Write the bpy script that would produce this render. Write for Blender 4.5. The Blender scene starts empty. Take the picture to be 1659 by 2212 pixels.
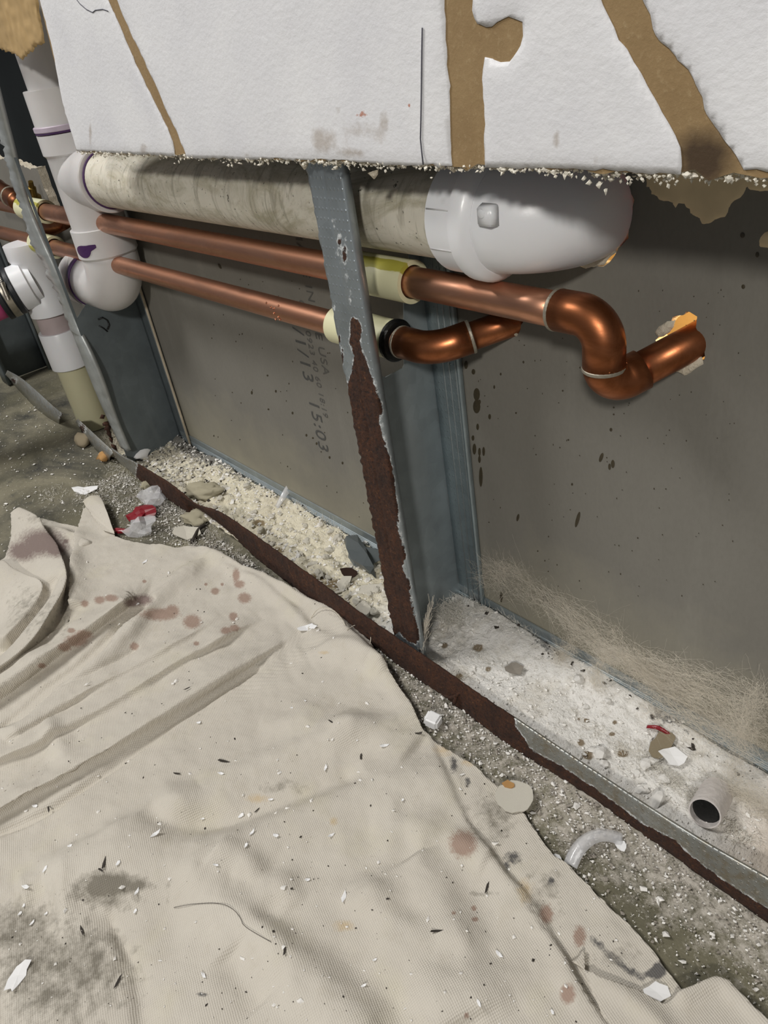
import bpy, bmesh, math, random
import numpy as np
from mathutils import Vector, Matrix
random.seed(7); RNG = np.random.default_rng(7)
C = bpy.context.scene.collection
SC = bpy.context.scene
# ------------------------------------------------------------------ camera
W, H, FPX = 1659.0, 2212.0, 1673.807
EUL = (0.989497774, 0.146333090, 0.849475420)
CAM = np.array([0.466566333, -0.323744176, 0.533454862])
cd = bpy.data.cameras.new('camera'); cam = bpy.data.objects.new('camera', cd); C.objects.link(cam)
cam.location = CAM; cam.rotation_euler = EUL
cd.sensor_fit = 'VERTICAL'; cd.sensor_height = 24.0; cd.lens = FPX / H * 24.0; cd.clip_start = 0.01
SC.camera = cam
# ------------------------------------------------------------------ world, lamps, exposure
SC.view_settings.view_transform = 'Standard'; SC.view_settings.look = 'None'
SC.view_settings.gamma = 1.0; SC.view_settings.use_curve_mapping = False
SC.view_settings.exposure = 0.0
wd = bpy.data.worlds.new('world'); SC.world = wd; wd.use_nodes = True
wd.node_tree.nodes['Background'].inputs[0].default_value = (0.90, 0.93, 1.0, 1)
wd.node_tree.nodes['Background'].inputs[1].default_value = 0.14

def area(name, loc, target, size, power, col, sy=None):
    l = bpy.data.lights.new(name, 'AREA'); l.energy = power; l.color = col
    l.shape = 'RECTANGLE'; l.size = size; l.size_y = sy or size
    o = bpy.data.objects.new(name, l); C.objects.link(o); o.location = loc
    o.rotation_euler = (Vector(target) - Vector(loc)).to_track_quat('-Z', 'Y').to_euler()
    return o
area('room_light', (1.60, -1.85, 1.72), (0.0, 0.05, 0.35), 0.20, 36, (1.0, 0.96, 0.9))
area('ceiling_light', (-1.15, -0.95, 2.15), (0.0, -0.1, 0.1), 0.70, 40, (1.0, 0.98, 0.95))
lp = bpy.data.lights.new('next_room_lamp', 'POINT'); lp.energy = 5.0; lp.color = (1.0, 0.72, 0.36); lp.shadow_soft_size = 0.03
lo = bpy.data.objects.new('next_room_lamp', lp); C.objects.link(lo); lo.location = (0.32, 0.22, 0.42)

# ------------------------------------------------------------------ picture <-> world
def _rot(a):
    cx, sx = math.cos(a[0]), math.sin(a[0]); cy, sy = math.cos(a[1]), math.sin(a[1]); cz, sz = math.cos(a[2]), math.sin(a[2])
    return np.array([[cz, -sz, 0], [sz, cz, 0], [0, 0, 1]]) @ np.array([[cy, 0, sy], [0, 1, 0], [-sy, 0, cy]]) @ np.array([[1, 0, 0], [0, cx, -sx], [0, sx, cx]])
RM = _rot(EUL)
def at(u, v, ax, val):
    """the point of a real plane (x, y or z = val) that the photograph shows at pixel u, v"""
    d = RM @ np.array([(u - W / 2) / FPX, -(v - H / 2) / FPX, -1.0]); i = 'xyz'.index(ax)
    return CAM + d * (val - CAM[i]) / d[i]
def at_many(pts, ax, val): return np.array([at(u, v, ax, val) for u, v in pts])
def project(P):
    q = (np.asarray(P) - CAM) @ RM
    return np.stack([W / 2 + FPX * q[:, 0] / -q[:, 2], H / 2 - FPX * q[:, 1] / -q[:, 2]], -1)

# ------------------------------------------------------------------ numpy helpers
def vnoise(x, y, scale, seed):
    r = np.random.default_rng(seed); L = r.random((128, 128))
    x = x / scale + 37.0; y = y / scale + 53.0
    xi = np.floor(x).astype(int); yi = np.floor(y).astype(int); fx = x - xi; fy = y - yi
    fx = fx * fx * (3 - 2 * fx); fy = fy * fy * (3 - 2 * fy)
    g = lambda a, b: L[a % 128, b % 128]
    return (g(xi, yi) * (1 - fx) + g(xi + 1, yi) * fx) * (1 - fy) + (g(xi, yi + 1) * (1 - fx) + g(xi + 1, yi + 1) * fx) * fy
def fbm(x, y, scale, seed, octs=4):
    t = 0; a = 1; s = 0
    for k in range(octs): t = t + a * vnoise(x, y, scale / 2 ** k, seed + k); s += a; a *= .5
    return t / s - .5
def seg_dist(P, poly, closed=False):
    """distance, side sign and run fraction of points P (n,2) to a polyline"""
    poly = np.asarray(poly, float)
    if closed: poly = np.vstack([poly, poly[:1]])
    best = np.full(len(P), 1e9); side = np.zeros(len(P)); run = np.zeros(len(P)); near = np.zeros((len(P), 2))
    seg = np.linalg.norm(np.diff(poly, axis=0), axis=1); tot = seg.sum(); acc = 0
    for a, b, l in zip(poly[:-1], poly[1:], seg):
        d = (b - a); t = np.clip(((P - a) @ d) / max(l * l, 1e-12), 0, 1); q = a + t[:, None] * d
        ds = np.hypot(*(P - q).T); m = ds < best
        cr = d[0] * (P[:, 1] - a[1]) - d[1] * (P[:, 0] - a[0])
        best[m] = ds[m]; side[m] = np.sign(cr[m]); run[m] = (acc + t[m] * l) / tot; near[m] = q[m]; acc += l
    return best, side, run, near
def inside(P, poly):
    poly = np.asarray(poly, float); x, y = P[:, 0], P[:, 1]; r = np.zeros(len(P), bool); j = len(poly) - 1
    for i in range(len(poly)):
        xi, yi = poly[i]; xj, yj = poly[j]
        c = ((yi > y) != (yj > y)) & (x < (xj - xi) * (y - yi) / (yj - yi + 1e-12) + xi)
        r ^= c; j = i
    return r
def poly_mask(UV, poly, soft):
    d = seg_dist(UV, poly, True)[0]; s = np.where(inside(UV, poly), d, -d)
    return np.clip(.5 + s / (2 * soft), 0, 1)
def spots(UV, lst):
    """soft ellipses (u, v, ru, rv) -> 0..1, .5 on the rim"""
    m = np.zeros(len(UV))
    for u, v, a, b in lst:
        r = np.sqrt(((UV[:, 0] - u) / a) ** 2 + ((UV[:, 1] - v) / b) ** 2)
        m = np.maximum(m, np.clip(1.2 - .7 * r, 0, 1))
    return m
def smooth_line(pts, n=60):
    pts = np.asarray(pts, float)
    for _ in range(3):
        q = [pts[0]]
        for a, b in zip(pts[:-1], pts[1:]): q += [a * .75 + b * .25, a * .25 + b * .75]
        q.append(pts[-1]); pts = np.array(q)
    s = np.r_[0, np.cumsum(np.linalg.norm(np.diff(pts, axis=0), axis=1))]; t = np.linspace(0, s[-1], n)
    return np.stack([np.interp(t, s, pts[:, k]) for k in range(pts.shape[1])], 1)

# ------------------------------------------------------------------ mesh / object helpers
def mesh_of(name, V, Fc, attrs=None):
    m = bpy.data.meshes.new(name); m.from_pydata([tuple(map(float, v)) for v in V], [], [tuple(map(int, f)) for f in Fc]); m.validate(); m.update()
    for k, a in (attrs or {}).items():
        if len(a) == len(m.vertices):
            at_ = m.attributes.new(k, 'FLOAT', 'POINT'); at_.data.foreach_set('value', np.asarray(a, np.float32))
    return m
def bm_mesh(name, bm):
    bmesh.ops.recalc_face_normals(bm, faces=bm.faces)
    m = bpy.data.meshes.new(name); bm.to_mesh(m); bm.free(); return m
def link(name, mesh, mat, parent=None, smooth=True, local=False):
    """links one mesh object; vertices are given in world coordinates unless local"""
    o = bpy.data.objects.new(name, mesh); C.objects.link(o)
    if mat and not mesh.materials: mesh.materials.append(mat)
    if smooth and len(mesh.polygons): mesh.polygons.foreach_set('use_smooth', [True] * len(mesh.polygons))
    if parent:
        o.parent = parent
        if not local:
            off = Vector(parent.location); p = parent.parent
            while p: off += Vector(p.location); p = p.parent
            o.location = -off
    return o
def tag(o, label=None, cat=None, group=None, kind=None):
    for k, v in (('label', label), ('category', cat), ('group', group), ('kind', kind)):
        if v: o[k] = v
    return o
def thing(name, label, cat, loc, group=None):
    o = bpy.data.objects.new(name, None); C.objects.link(o); o.location = loc; o.empty_display_size = .02
    return tag(o, label, cat, group)
def sharp(o, ang=35):
    o.data.set_sharp_from_angle(angle=math.radians(ang)); return o
def tube_mesh(name, pts, rad, seg=20, caps=True, attr=None):
    pts = np.asarray(pts, float); n = len(pts); rad = np.broadcast_to(np.asarray(rad, float), (n,))
    T = np.gradient(pts, axis=0)
    for i in range(n):
        if np.linalg.norm(T[i]) < 1e-9: T[i] = pts[min(i + 2, n - 1)] - pts[max(i - 2, 0)]
    T /= np.linalg.norm(T, axis=1)[:, None] + 1e-12
    a = np.array([0, 0, 1.0]) if abs(T[0][2]) < .9 else np.array([1.0, 0, 0])
    u = np.cross(T[0], a); u /= np.linalg.norm(u); V = []; Fc = []
    th = np.linspace(0, 2 * math.pi, seg, endpoint=False)
    for i in range(n):
        u = u - T[i] * (u @ T[i]); u /= np.linalg.norm(u); w = np.cross(T[i], u)
        V += list(pts[i] + rad[i] * (np.cos(th)[:, None] * u + np.sin(th)[:, None] * w))
    for i in range(n - 1):
        for k in range(seg):
            k2 = (k + 1) % seg; Fc.append((i * seg + k, i * seg + k2, (i + 1) * seg + k2, (i + 1) * seg + k))
    if caps: Fc.append(tuple(range(seg - 1, -1, -1))); Fc.append(tuple(range((n - 1) * seg, n * seg)))
    return mesh_of(name, V, Fc, attr)
def axis_profile(p0, d, prof):
    """points and radii of a turned piece: prof = [(run, radius), ...] along direction d from p0 (small steps keep the rims crisp)"""
    d = np.asarray(d, float); d /= np.linalg.norm(d); pts = []; rad = []
    for k, (t, r) in enumerate(prof): pts.append(np.asarray(p0, float) + d * (t + k * 1e-5)); rad.append(r)
    return pts, rad
def lathe(name, p0, d, prof, mat, parent, seg=32, caps=True):
    d = np.asarray(d, float); d /= np.linalg.norm(d)
    a = np.array([0, 0, 1.0]) if abs(d[2]) < .9 else np.array([1.0, 0, 0])
    u = np.cross(d, a); u /= np.linalg.norm(u); w = np.cross(d, u); th = np.linspace(0, 2 * math.pi, seg, endpoint=False)
    V = []; Fc = []
    for t, r in prof: V += list(np.asarray(p0, float) + d * t + r * (np.cos(th)[:, None] * u + np.sin(th)[:, None] * w))
    for i in range(len(prof) - 1):
        for k in range(seg): k2 = (k + 1) % seg; Fc.append((i * seg + k, i * seg + k2, (i + 1) * seg + k2, (i + 1) * seg + k))
    if caps: Fc.append(tuple(range(seg - 1, -1, -1))); Fc.append(tuple(range((len(prof) - 1) * seg, len(prof) * seg)))
    return sharp(link(name, mesh_of(name, V, Fc), mat, parent))
def ring_prof(t0, t1, r, ri, c=.0008): return [(t0, ri), (t0, r - c), (t0 + c, r), (t1 - c, r), (t1, r - c), (t1, ri), (t0, ri)]
def fillet(p0, corner, p1, r, n=14):
    """points of a pipe run p0 -> corner -> p1 bent with radius r"""
    p0, c, p1 = (np.asarray(q, float) for q in (p0, corner, p1)); a = (p0 - c) / np.linalg.norm(p0 - c); b = (p1 - c) / np.linalg.norm(p1 - c)
    ang = math.acos(np.clip(a @ b, -1, 1)); t = r / math.tan(ang / 2); m = (a + b) / np.linalg.norm(a + b); ce = c + m * (r / math.sin(ang / 2))
    s = c + a * t; e = c + b * t; v0 = (s - ce) / r; ax = (e - ce) / r; full = math.pi - ang; w = ax - v0 * (ax @ v0); w /= np.linalg.norm(w)
    return [ce + r * (math.cos(f) * v0 + math.sin(f) * w) for f in np.linspace(0, full, n)]
def ragged(pts, step, amp, seed, closed=True):
    """walk a 2-D outline in small steps and tear it a little"""
    r = np.random.default_rng(seed); pts = np.asarray(pts, float); out = []; k = len(pts)
    for i in range(k if closed else k - 1):
        a, b = pts[i], pts[(i + 1) % k]; l = np.linalg.norm(b - a); n = max(1, int(l / step)); nn = np.array([-(b - a)[1], (b - a)[0]]) / max(l, 1e-9)
        for q in range(n):
            t = (q + (r.random() * .6 if q else 0)) / n; out.append(a + (b - a) * t + nn * amp * (r.normal() if q else 0))
    if not closed: out.append(pts[-1])
    return np.array(out)
def plate_mesh(name, loops, to3, thick, normal):
    """flat plate with holes: loops of 2-D points (first the outline), extruded by thick along normal; front face stays at to3"""
    bm = bmesh.new(); ed = []
    for lp_ in loops:
        vs = [bm.verts.new(to3(*q)) for q in lp_]
        ed += [bm.edges.new((vs[i], vs[(i + 1) % len(vs)])) for i in range(len(vs))]
    res = bmesh.ops.triangle_fill(bm, edges=ed, use_beauty=True)
    fs = [f for f in res['geom'] if isinstance(f, bmesh.types.BMFace)]
    ex = bmesh.ops.extrude_face_region(bm, geom=fs)
    for v in [g for g in ex['geom'] if isinstance(g, bmesh.types.BMVert)]: v.co -= Vector(normal) * 0
    mv = [g for g in ex['geom'] if isinstance(g, bmesh.types.BMVert)]
    bmesh.ops.translate(bm, verts=mv, vec=Vector(normal) * -thick)
    # rim and back faces take the second material slot
    nv = Vector(normal).normalized()
    bmesh.ops.recalc_face_normals(bm, faces=bm.faces)
    for f in bm.faces: f.material_index = 0 if f.normal.dot(nv) > .9 else 1
    m = bpy.data.meshes.new(name); bm.to_mesh(m); bm.free(); return m

# ------------------------------------------------------------------ material helpers
class NT:
    def __init__(s, name):
        s.m = bpy.data.materials.new(name); s.m.use_nodes = True; s.t = s.m.node_tree; s.b = s.t.nodes['Principled BSDF']
    def n(s, ty, props=None, **ins):
        x = s.t.nodes.new(ty)
        for k, v in (props or {}).items(): setattr(x, k, v)
        for k, v in ins.items(): s.set(x.inputs[int(k[1:])] if k[0] == 'i' and k[1:].isdigit() else x.inputs[k.replace('_', ' ')], v)
        return x
    def set(s, sock, v):
        if isinstance(v, bpy.types.NodeSocket): s.t.links.new(v, sock)
        elif isinstance(v, bpy.types.Node): s.t.links.new(v.outputs[0], sock)
        else:
            if hasattr(sock.default_value, '__len__') and not hasattr(v, '__len__'): v = (v,) * len(sock.default_value)
            if hasattr(v, '__len__') and len(v) == 3 and len(sock.default_value) == 4: v = (*v, 1)
            sock.default_value = v
    def co(s, scale=None, rot=None):
        c = s.n('ShaderNodeTexCoord').outputs['Object']
        if scale or rot: c = s.n('ShaderNodeMapping', None, Vector=c, Scale=scale or (1, 1, 1), Rotation=rot or (0, 0, 0)).outputs[0]
        return c
    def noise(s, sc, det=4, rough=.55, vec=None, dist=0): return s.n('ShaderNodeTexNoise', None, Vector=vec or s.co(), Scale=sc, Detail=det, Roughness=rough, Distortion=dist).outputs[0]
    def voro(s, sc, vec=None, feat='F1', out=0): return s.n('ShaderNodeTexVoronoi', {'feature': feat}, Vector=vec or s.co(), Scale=sc).outputs[out]
    def ramp(s, f, *st):
        r = s.n('ShaderNodeValToRGB', None, Fac=f); e = r.color_ramp.elements
        while len(e) < len(st): e.new(.5)
        for q, (p, c) in zip(e, st): q.position = p; q.color = (*(c if hasattr(c, '__len__') else (c,) * 3), 1)
        return r.outputs[0]
    def mix(s, f, a, b, bt='MIX'):
        x = s.t.nodes.new('ShaderNodeMix'); x.data_type = 'RGBA'; x.blend_type = bt
        s.set(x.inputs[0], f); s.set(x.inputs[6], a); s.set(x.inputs[7], b); return x.outputs[2]
    def math(s, op, a, b=0.0, clamp=False): return s.n('ShaderNodeMath', {'operation': op, 'use_clamp': clamp}, i0=a, i1=b).outputs[0]
    def attr(s, nm): return s.n('ShaderNodeAttribute', {'attribute_name': nm}).outputs['Fac']
    def bump(s, h, st=.5, d=.001, nrm=None):
        x = s.n('ShaderNodeBump', None, Height=h, Strength=st, Distance=d)
        if nrm: s.t.links.new(nrm, x.inputs['Normal'])
        return x.outputs[0]
    def out(s, col=None, rough=None, metal=None, nrm=None, **kw):
        for k, v in (('Base Color', col), ('Roughness', rough), ('Metallic', metal), ('Normal', nrm)):
            if v is not None: s.set(s.b.inputs[k], v)
        for k, v in kw.items(): s.set(s.b.inputs[k.replace('_', ' ')], v)
        return s.m
def simple(name, col, rough=.6, metal=0, var=.15, sc=60, bump=.0, **kw):
    t = NT(name); n = t.noise(sc, 5)
    c = t.mix(n, tuple(x * (1 - var) for x in col), tuple(min(1, x * (1 + var)) for x in col))
    return t.out(c, rough, metal, t.bump(n, bump, .002) if bump else None, **kw)
def stretch(t, lo, hi, f): return t.ramp(f, (lo, 0.0), (hi, 1.0))

RUST_D, RUST_M, RUST_L = (.016, .007, .005), (.075, .026, .010), (.34, .15, .05)
def rust_nodes(t):
    a = t.noise(420, 6, .7); b = t.noise(60, 5, .6)
    c = t.ramp(a, (.36, RUST_D), (.5, RUST_M), (.6, RUST_M), (.74, RUST_L)); c = t.mix(t.ramp(b, (.35, 0.), (.7, .75)), c, RUST_D)
    return c, a
def steel(name, rust=None, tint=(.40, .46, .49), dimple=None, metal=.75, dust=False):
    t = NT(name); spang = t.voro(90, out=1); n = t.noise(25, 5); s = t.noise(14, 4, .6, t.co((1, 1, .12)))
    g = t.mix(.25, tint, t.mix(t.n('ShaderNodeSeparateColor', None, Color=spang).outputs[0], tuple(x * .72 for x in tint), tuple(min(1, x * 1.25) for x in tint)))
    g = t.mix(t.ramp(n, (.35, 0.), (.75, .5)), g, tuple(x * .55 for x in tint)); g = t.mix(t.ramp(s, (.55, 0.), (.8, .3)), g, (.62, .64, .62))
    h = None; nr = None
    if dust: g = t.mix(t.ramp(t.noise(130, 6, .75), (.46, 0.), (.62, .8)), g, (.30, .26, .19)); g = t.mix(t.ramp(t.noise(330, 4, .7), (.60, 0.), (.68, .8)), g, (.66, .63, .57))
    if dimple:
        v = t.n('ShaderNodeVectorMath', {'operation': 'FRACTION'}, i0=t.co(dimple)).outputs[0]
        v = t.n('ShaderNodeVectorMath', {'operation': 'MULTIPLY'}, i0=v, i1=(1, 0, 1)).outputs[0]
        d = t.n('ShaderNodeVectorMath', {'operation': 'DISTANCE'}, i0=v, i1=(.5, 0, .5)).outputs['Value']
        h = t.ramp(d, (.03, 1.0), (.19, 0.0)); nr = t.bump(h, .6, .0008)
    nr = t.bump(t.noise(12, 3), .25, .004, nr)
    if not rust: return t.out(g, .45, metal, nr)
    f = t.math('ADD', t.attr('rust'), t.math('MULTIPLY', t.math('SUBTRACT', t.noise(170, 6, .7), .5), .75))
    k = t.ramp(f, (.49, 0.), (.53, 1.)); edge = t.ramp(f, (.33, 0.), (.43, .9), (.5, .9), (.54, 0.))
    edge = t.math('MULTIPLY', edge, t.ramp(t.noise(240, 4), (.42, 0.), (.56, 1.)))
    rc, rh = rust_nodes(t); col = t.mix(k, g, rc); col = t.mix(edge, col, (.62, .64, .64))
    nr = t.bump(t.math('MULTIPLY', rh, k), .9, .0022, nr)
    return t.out(col, t.mix(k, .42, .92), t.math('MULTIPLY', t.math('SUBTRACT', 1.0, t.math('MAXIMUM', k, edge)), .75), nr)
M = {}
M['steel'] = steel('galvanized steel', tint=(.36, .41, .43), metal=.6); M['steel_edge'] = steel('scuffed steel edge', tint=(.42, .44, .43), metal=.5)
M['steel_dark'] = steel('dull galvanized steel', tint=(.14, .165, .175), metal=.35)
M['steel_dimple'] = steel('dimpled galvanized steel', tint=(.33, .40, .43), dimple=(240, 1, 150))
M['steel_rust'] = steel('rusting dimpled steel', rust=True, tint=(.42, .47, .50), dimple=(240, 1, 150))
M['track_rust'] = steel('rusting track steel', rust=True, tint=(.40, .41, .39), dimple=(230, 1, 260), dust=True)
t = NT('rust'); c, a = rust_nodes(t); M['rust'] = t.out(c, .9, 0, t.bump(a, .9, .002))

def white_pvc(name, col, dirt):
    t = NT(name); n = t.noise(30, 6, .65); f = t.noise(9, 6, .7, t.co((1.2, 3, 3)), 1.5); sp = t.noise(260, 3, .6)
    c = t.mix(t.ramp(n, (.4, 0.), (.75, .35 * dirt)), col, tuple(x * .72 for x in col))
    if dirt > .5:
        ring = t.noise(38, 5, .65, t.co((3.2, .6, .6)), 1.2)
        c = t.mix(t.ramp(f, (.46, 0.), (.66, .75)), c, (.30, .27, .17)); c = t.mix(t.ramp(ring, (.52, 0.), (.66, .6)), c, (.26, .24, .18))
        c = t.mix(t.ramp(sp, (.66, 0.), (.7, .85)), c, (.05, .045, .03))
    return t.out(c, .62 if dirt > .5 else .3, 0, t.bump(n, .15, .002), Subsurface_Weight=.05)
M['pvc_old'] = white_pvc('aged pvc', (.66, .62, .52), 1)
M['pvc'] = white_pvc('white pvc', (.84, .84, .86), .25)
M['pvc_shaded'] = white_pvc('shaded pvc', (.60, .58, .57), .45)  # white pvc greyed in colour to carry the shade on the stack
M['pvc_cream'] = white_pvc('cream pvc', (.60, .57, .38), .45)
M['purple'] = simple('purple primer', (.055, .018, .085), .4, 0, .3, 90)
M['purple_soft'] = simple('faint primer', (.45, .38, .45), .5, 0, .25, 60)
def copper(name, col, dark, amt):
    t = NT(name); n = t.noise(35, 6, .65, t.co((.5, 1.6, 1.6)), .8); s = t.noise(300, 3, .6, t.co((.06, 1, 1)))
    c = t.mix(t.ramp(n, (.38, 0.), (.7, amt)), col, dark); c = t.mix(t.ramp(s, (.5, 0.), (.75, .25)), c, tuple(x * .55 for x in col))
    return t.out(c, t.ramp(n, (.3, .30), (.8, .48)), .95, t.bump(s, .08, .0006))
M['copper'] = copper('copper', (.60, .31, .20), (.38, .17, .095), .65)
M['copper_hot'] = copper('heat darkened copper', (.42, .155, .068), (.17, .052, .016), .8)
M['copper_dark'] = copper('dark copper', (.30, .12, .06), (.10, .035, .015), .8)
M['solder'] = simple('solder', (.34, .31, .25), .5, .6, .35, 260, .4)
t = NT('cream sleeve'); n = t.noise(55, 5, .6, t.co((.5, 1.5, 1.5))); y = t.attr('stain')
c = t.mix(t.ramp(n, (.5, 0.), (.8, .5)), (.68, .66, .43), (.42, .41, .26)); c = t.mix(t.ramp(t.math('ADD', y, t.math('MULTIPLY', t.math('SUBTRACT', t.noise(120, 4, .6, t.co((.2, 1, 1))), .5), .8)), (.48, 0.), (.56, .9)), c, (.36, .33, .015))
M['sleeve'] = t.out(c, .5, 0, t.bump(n, .1, .001))
M['black'] = simple('black caulk', (.006, .006, .006), .4, 0, .3, 200, .5)
M['rubber'] = simple('black rubber', (.012, .015, .018), .45, 0, .3, 120, .15)
M['clamp'] = simple('stainless band', (.42, .39, .33), .35, .9, .25, 150, .1)
M['brass'] = simple('dull brass', (.20, .13, .03), .4, .8, .4, 120)
t = NT('pink pipe'); n = t.noise(120, 5, .7); x = t.attr('stain')
c = t.mix(t.ramp(n, (.42, 0.), (.62, .9)), (.66, .46, .30), (.42, .19, .12)); c = t.mix(x, c, (.50, .07, .20)); M['pink'] = t.out(c, .6)

# gypsum board papers and paint
t = NT('grey board paper'); n = t.noise(9, 6, .6, t.co((1.4, 1, .5))); f = t.noise(420, 3, .6, t.co((1, 1, .5))); v = t.noise(26, 4, .6, t.co((1, 1, .1)))
c = t.mix(n, (.155, .147, .125), (.214, .204, .178)); c = t.mix(t.ramp(v, (.6, 0.), (.8, .2)), c, (.36, .35, .31)); c = t.mix(t.ramp(f, (.4, 0.), (.8, .22)), c, (.13, .12, .10))
zc = t.n('ShaderNodeSeparateXYZ', None, Vector=t.co()).outputs
low = t.math('MULTIPLY', t.ramp(t.math('ADD', zc[2], t.math('MULTIPLY', t.noise(14, 5, .6), .14)), (.08, .9), (.20, 0.)), .8)
c = t.mix(low, c, (.33, .305, .225)); M['board'] = t.out(c, .85, 0, t.bump(f, .2, .0006))
t = NT('gypsum core'); n = t.noise(160, 6, .7); M['gypsum'] = t.out(t.mix(n, (.50, .42, .30), (.80, .74, .62)), .95, 0, t.bump(n, .9, .003))
t = NT('brown paper'); n = t.noise(45, 6, .7); f = t.noise(300, 4, .7); d = t.noise(16, 5, .65)
c = t.mix(n, (.20, .125, .052), (.34, .235, .115)); c = t.mix(t.ramp(f, (.55, 0.), (.8, .5)), c, (.46, .35, .2)); c = t.mix(t.ramp(t.math('ADD', t.attr('damp'), t.math('MULTIPLY', t.math('SUBTRACT', d, .5), .9)), (.45, 0.), (.8, .9)), c, (.035, .018, .008))
M['brown_paper'] = t.out(c, .85, 0, t.bump(f, .35, .001))
t = NT('painted drywall'); o1 = t.noise(210, 5, .6, t.co((1, 1, 1.3), (0, .5, 0))); o2 = t.noise(18, 5, .6); st = t.attr('stain')
c = t.mix(t.ramp(o2, (.3, 0.), (.7, 1.)), (.70, .70, .725), (.78, .78, .79))
sn = t.math('ADD', st, t.math('MULTIPLY', t.math('SUBTRACT', t.noise(70, 6, .7), .5), .7)); c = t.mix(t.ramp(sn, (.5, 0.), (.75, .6)), c, (.36, .30, .24))
rd = t.math('ADD', t.attr('red'), t.math('MULTIPLY', t.math('SUBTRACT', t.noise(240, 4, .7), .5), 1.0)); c = t.mix(t.ramp(rd, (.55, 0.), (.7, .8)), c, (.42, .12, .04))
M['paint'] = t.out(c, .55, 0, t.bump(o1, .32, .0014))
M['pale_gypsum'] = simple('pale gypsum crumbs', (.80, .76, .66), .95, 0, .25, 200, .6); M['kraft'] = simple('brown torn board', (.40, .27, .12), .9, 0, .4, 16, .2)
M['tan'] = simple('tan torn paper', (.74, .60, .38), .9, 0, .35, 28, .5)
M['print'] = simple('faded ink', (.07, .07, .066), .85, 0, .3, 200); M['print_faint'] = simple('very faded ink', (.10, .097, .088), .85, 0, .2, 200)
M['drip'] = simple('dried drip', (.045, .035, .018), .55, 0, .4, 300)
M['pencil'] = simple('pencil line', (.09, .09, .11), .8)
M['void_shade'] = simple('chase shade black', (.012, .016, .016), .8, 0, .3, 20)  # near-black colour paints the shade of the hollow chase
M['warm'] = simple('tan wall of the next room', (.75, .55, .28), .8)
# floor, cloth and rubble
t = NT('stained concrete'); a = t.noise(7, 7, .65, None, .6); b = t.noise(30, 6, .7); f = t.noise(220, 5, .7); g = t.noise(4.3, 4, .5)
c = t.mix(t.ramp(a, (.36, 0.), (.6, 1.)), (.035, .035, .030), (.235, .215, .15)); c = t.mix(t.ramp(g, (.46, 0.), (.6, .75)), c, (.125, .115, .072)); c = t.mix(t.ramp(b, (.55, 0.), (.72, .7)), c, (.04, .042, .04))
pw = t.math('ADD', t.attr('powder'), t.math('MULTIPLY', t.math('SUBTRACT', t.noise(90, 7, .75), .5), 1.1)); c = t.mix(t.ramp(pw, (.48, 0.), (.72, .9)), c, (.52, .48, .42))
c = t.mix(t.ramp(f, (.6, 0.), (.68, .6)), c, (.55, .52, .44)); M['floor'] = t.out(c, .85, 0, t.bump(t.mix(.5, b, f), .6, .003))
t = NT('canvas')
rot = (0, 0, math.radians(-28)); v = t.n('ShaderNodeSeparateXYZ', None, Vector=t.co(None, rot)).outputs
wv = lambda q: t.math('SINE', t.math('MULTIPLY', q, 2 * math.pi / .0021))
wz = t.math('MULTIPLY', wv(t.math('ADD', v[0], t.math('MULTIPLY', t.noise(60, 2), .002))), wv(t.math('ADD', v[1], t.math('MULTIPLY', t.noise(50, 2), .002))))
n = t.noise(10, 6, .6); n2 = t.noise(38, 6, .7); n3 = t.noise(230, 5, .7)
c = t.mix(n, (.52, .48, .415), (.69, .65, .57)); c = t.mix(t.ramp(n2, (.55, 0.), (.8, .35)), c, (.44, .385, .29)); c = t.mix(t.math('ADD', .1, t.math('MULTIPLY', wz, .1)), c, (.40, .36, .29))
yl = t.ramp(t.noise(16, 4, .6), (.55, 0.), (.75, .3)); c = t.mix(yl, c, (.62, .58, .40))
def stain(col, nm, k, lo=.45, hi=.6, sc=150, amp=.5):
    global c
    f = t.math('ADD', t.attr(nm), t.math('MULTIPLY', t.math('SUBTRACT', t.noise(sc, 6, .7), .5), amp)); c = t.mix(t.ramp(f, (lo, 0.), (hi, k)), c, col)
stain((.13, .115, .085), 'dirt', .8, .48, 1.0, 110, 1.5); stain((.27, .15, .105), 'brown', .72, .38, .72, 420, .9); stain((.13, .075, .07), 'maroon', .8, .38, .8, 260, .8); stain((.05, .05, .055), 'black', .85, .45, .85, 300, 1.3); stain((.52, .36, .15), 'ochre', .5, .42, .85, 200, 1.0)
c = t.mix(t.ramp(n3, (.68, 0.), (.74, .7)), c, (.10, .08, .06))
M['canvas'] = t.out(c, .9, 0, t.bump(wz, .35, .0007, t.bump(n2, .3, .003)))
t = NT('gypsum rubble'); a = t.noise(120, 6, .7); b = t.noise(22, 5, .65); cr = t.voro(95, t.n('ShaderNodeVectorMath', {'operation': 'ADD'}, i0=t.co(), i1=t.n('ShaderNodeVectorMath', {'operation': 'SCALE'}, i0=t.n('ShaderNodeTexNoise', None, Vector=t.co(), Scale=60.0).outputs[1], Scale=.012).outputs[0]).outputs[0], 'DISTANCE_TO_EDGE')
c = t.mix(t.attr('cream'), (.84, .82, .78), (.74, .68, .50)); c = t.mix(t.ramp(b, (.5, 0.), (.75, .6)), c, (.50, .43, .30)); c = t.mix(t.ramp(a, (.25, .55), (.5, 0.)), c, (.30, .26, .19))
gr = t.math('ADD', t.attr('grey'), t.math('MULTIPLY', t.math('SUBTRACT', t.noise(150, 6, .75), .5), 1.4)); c = t.mix(t.ramp(gr, (.5, 0.), (.66, .85)), c, (.11, .11, .11))
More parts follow.
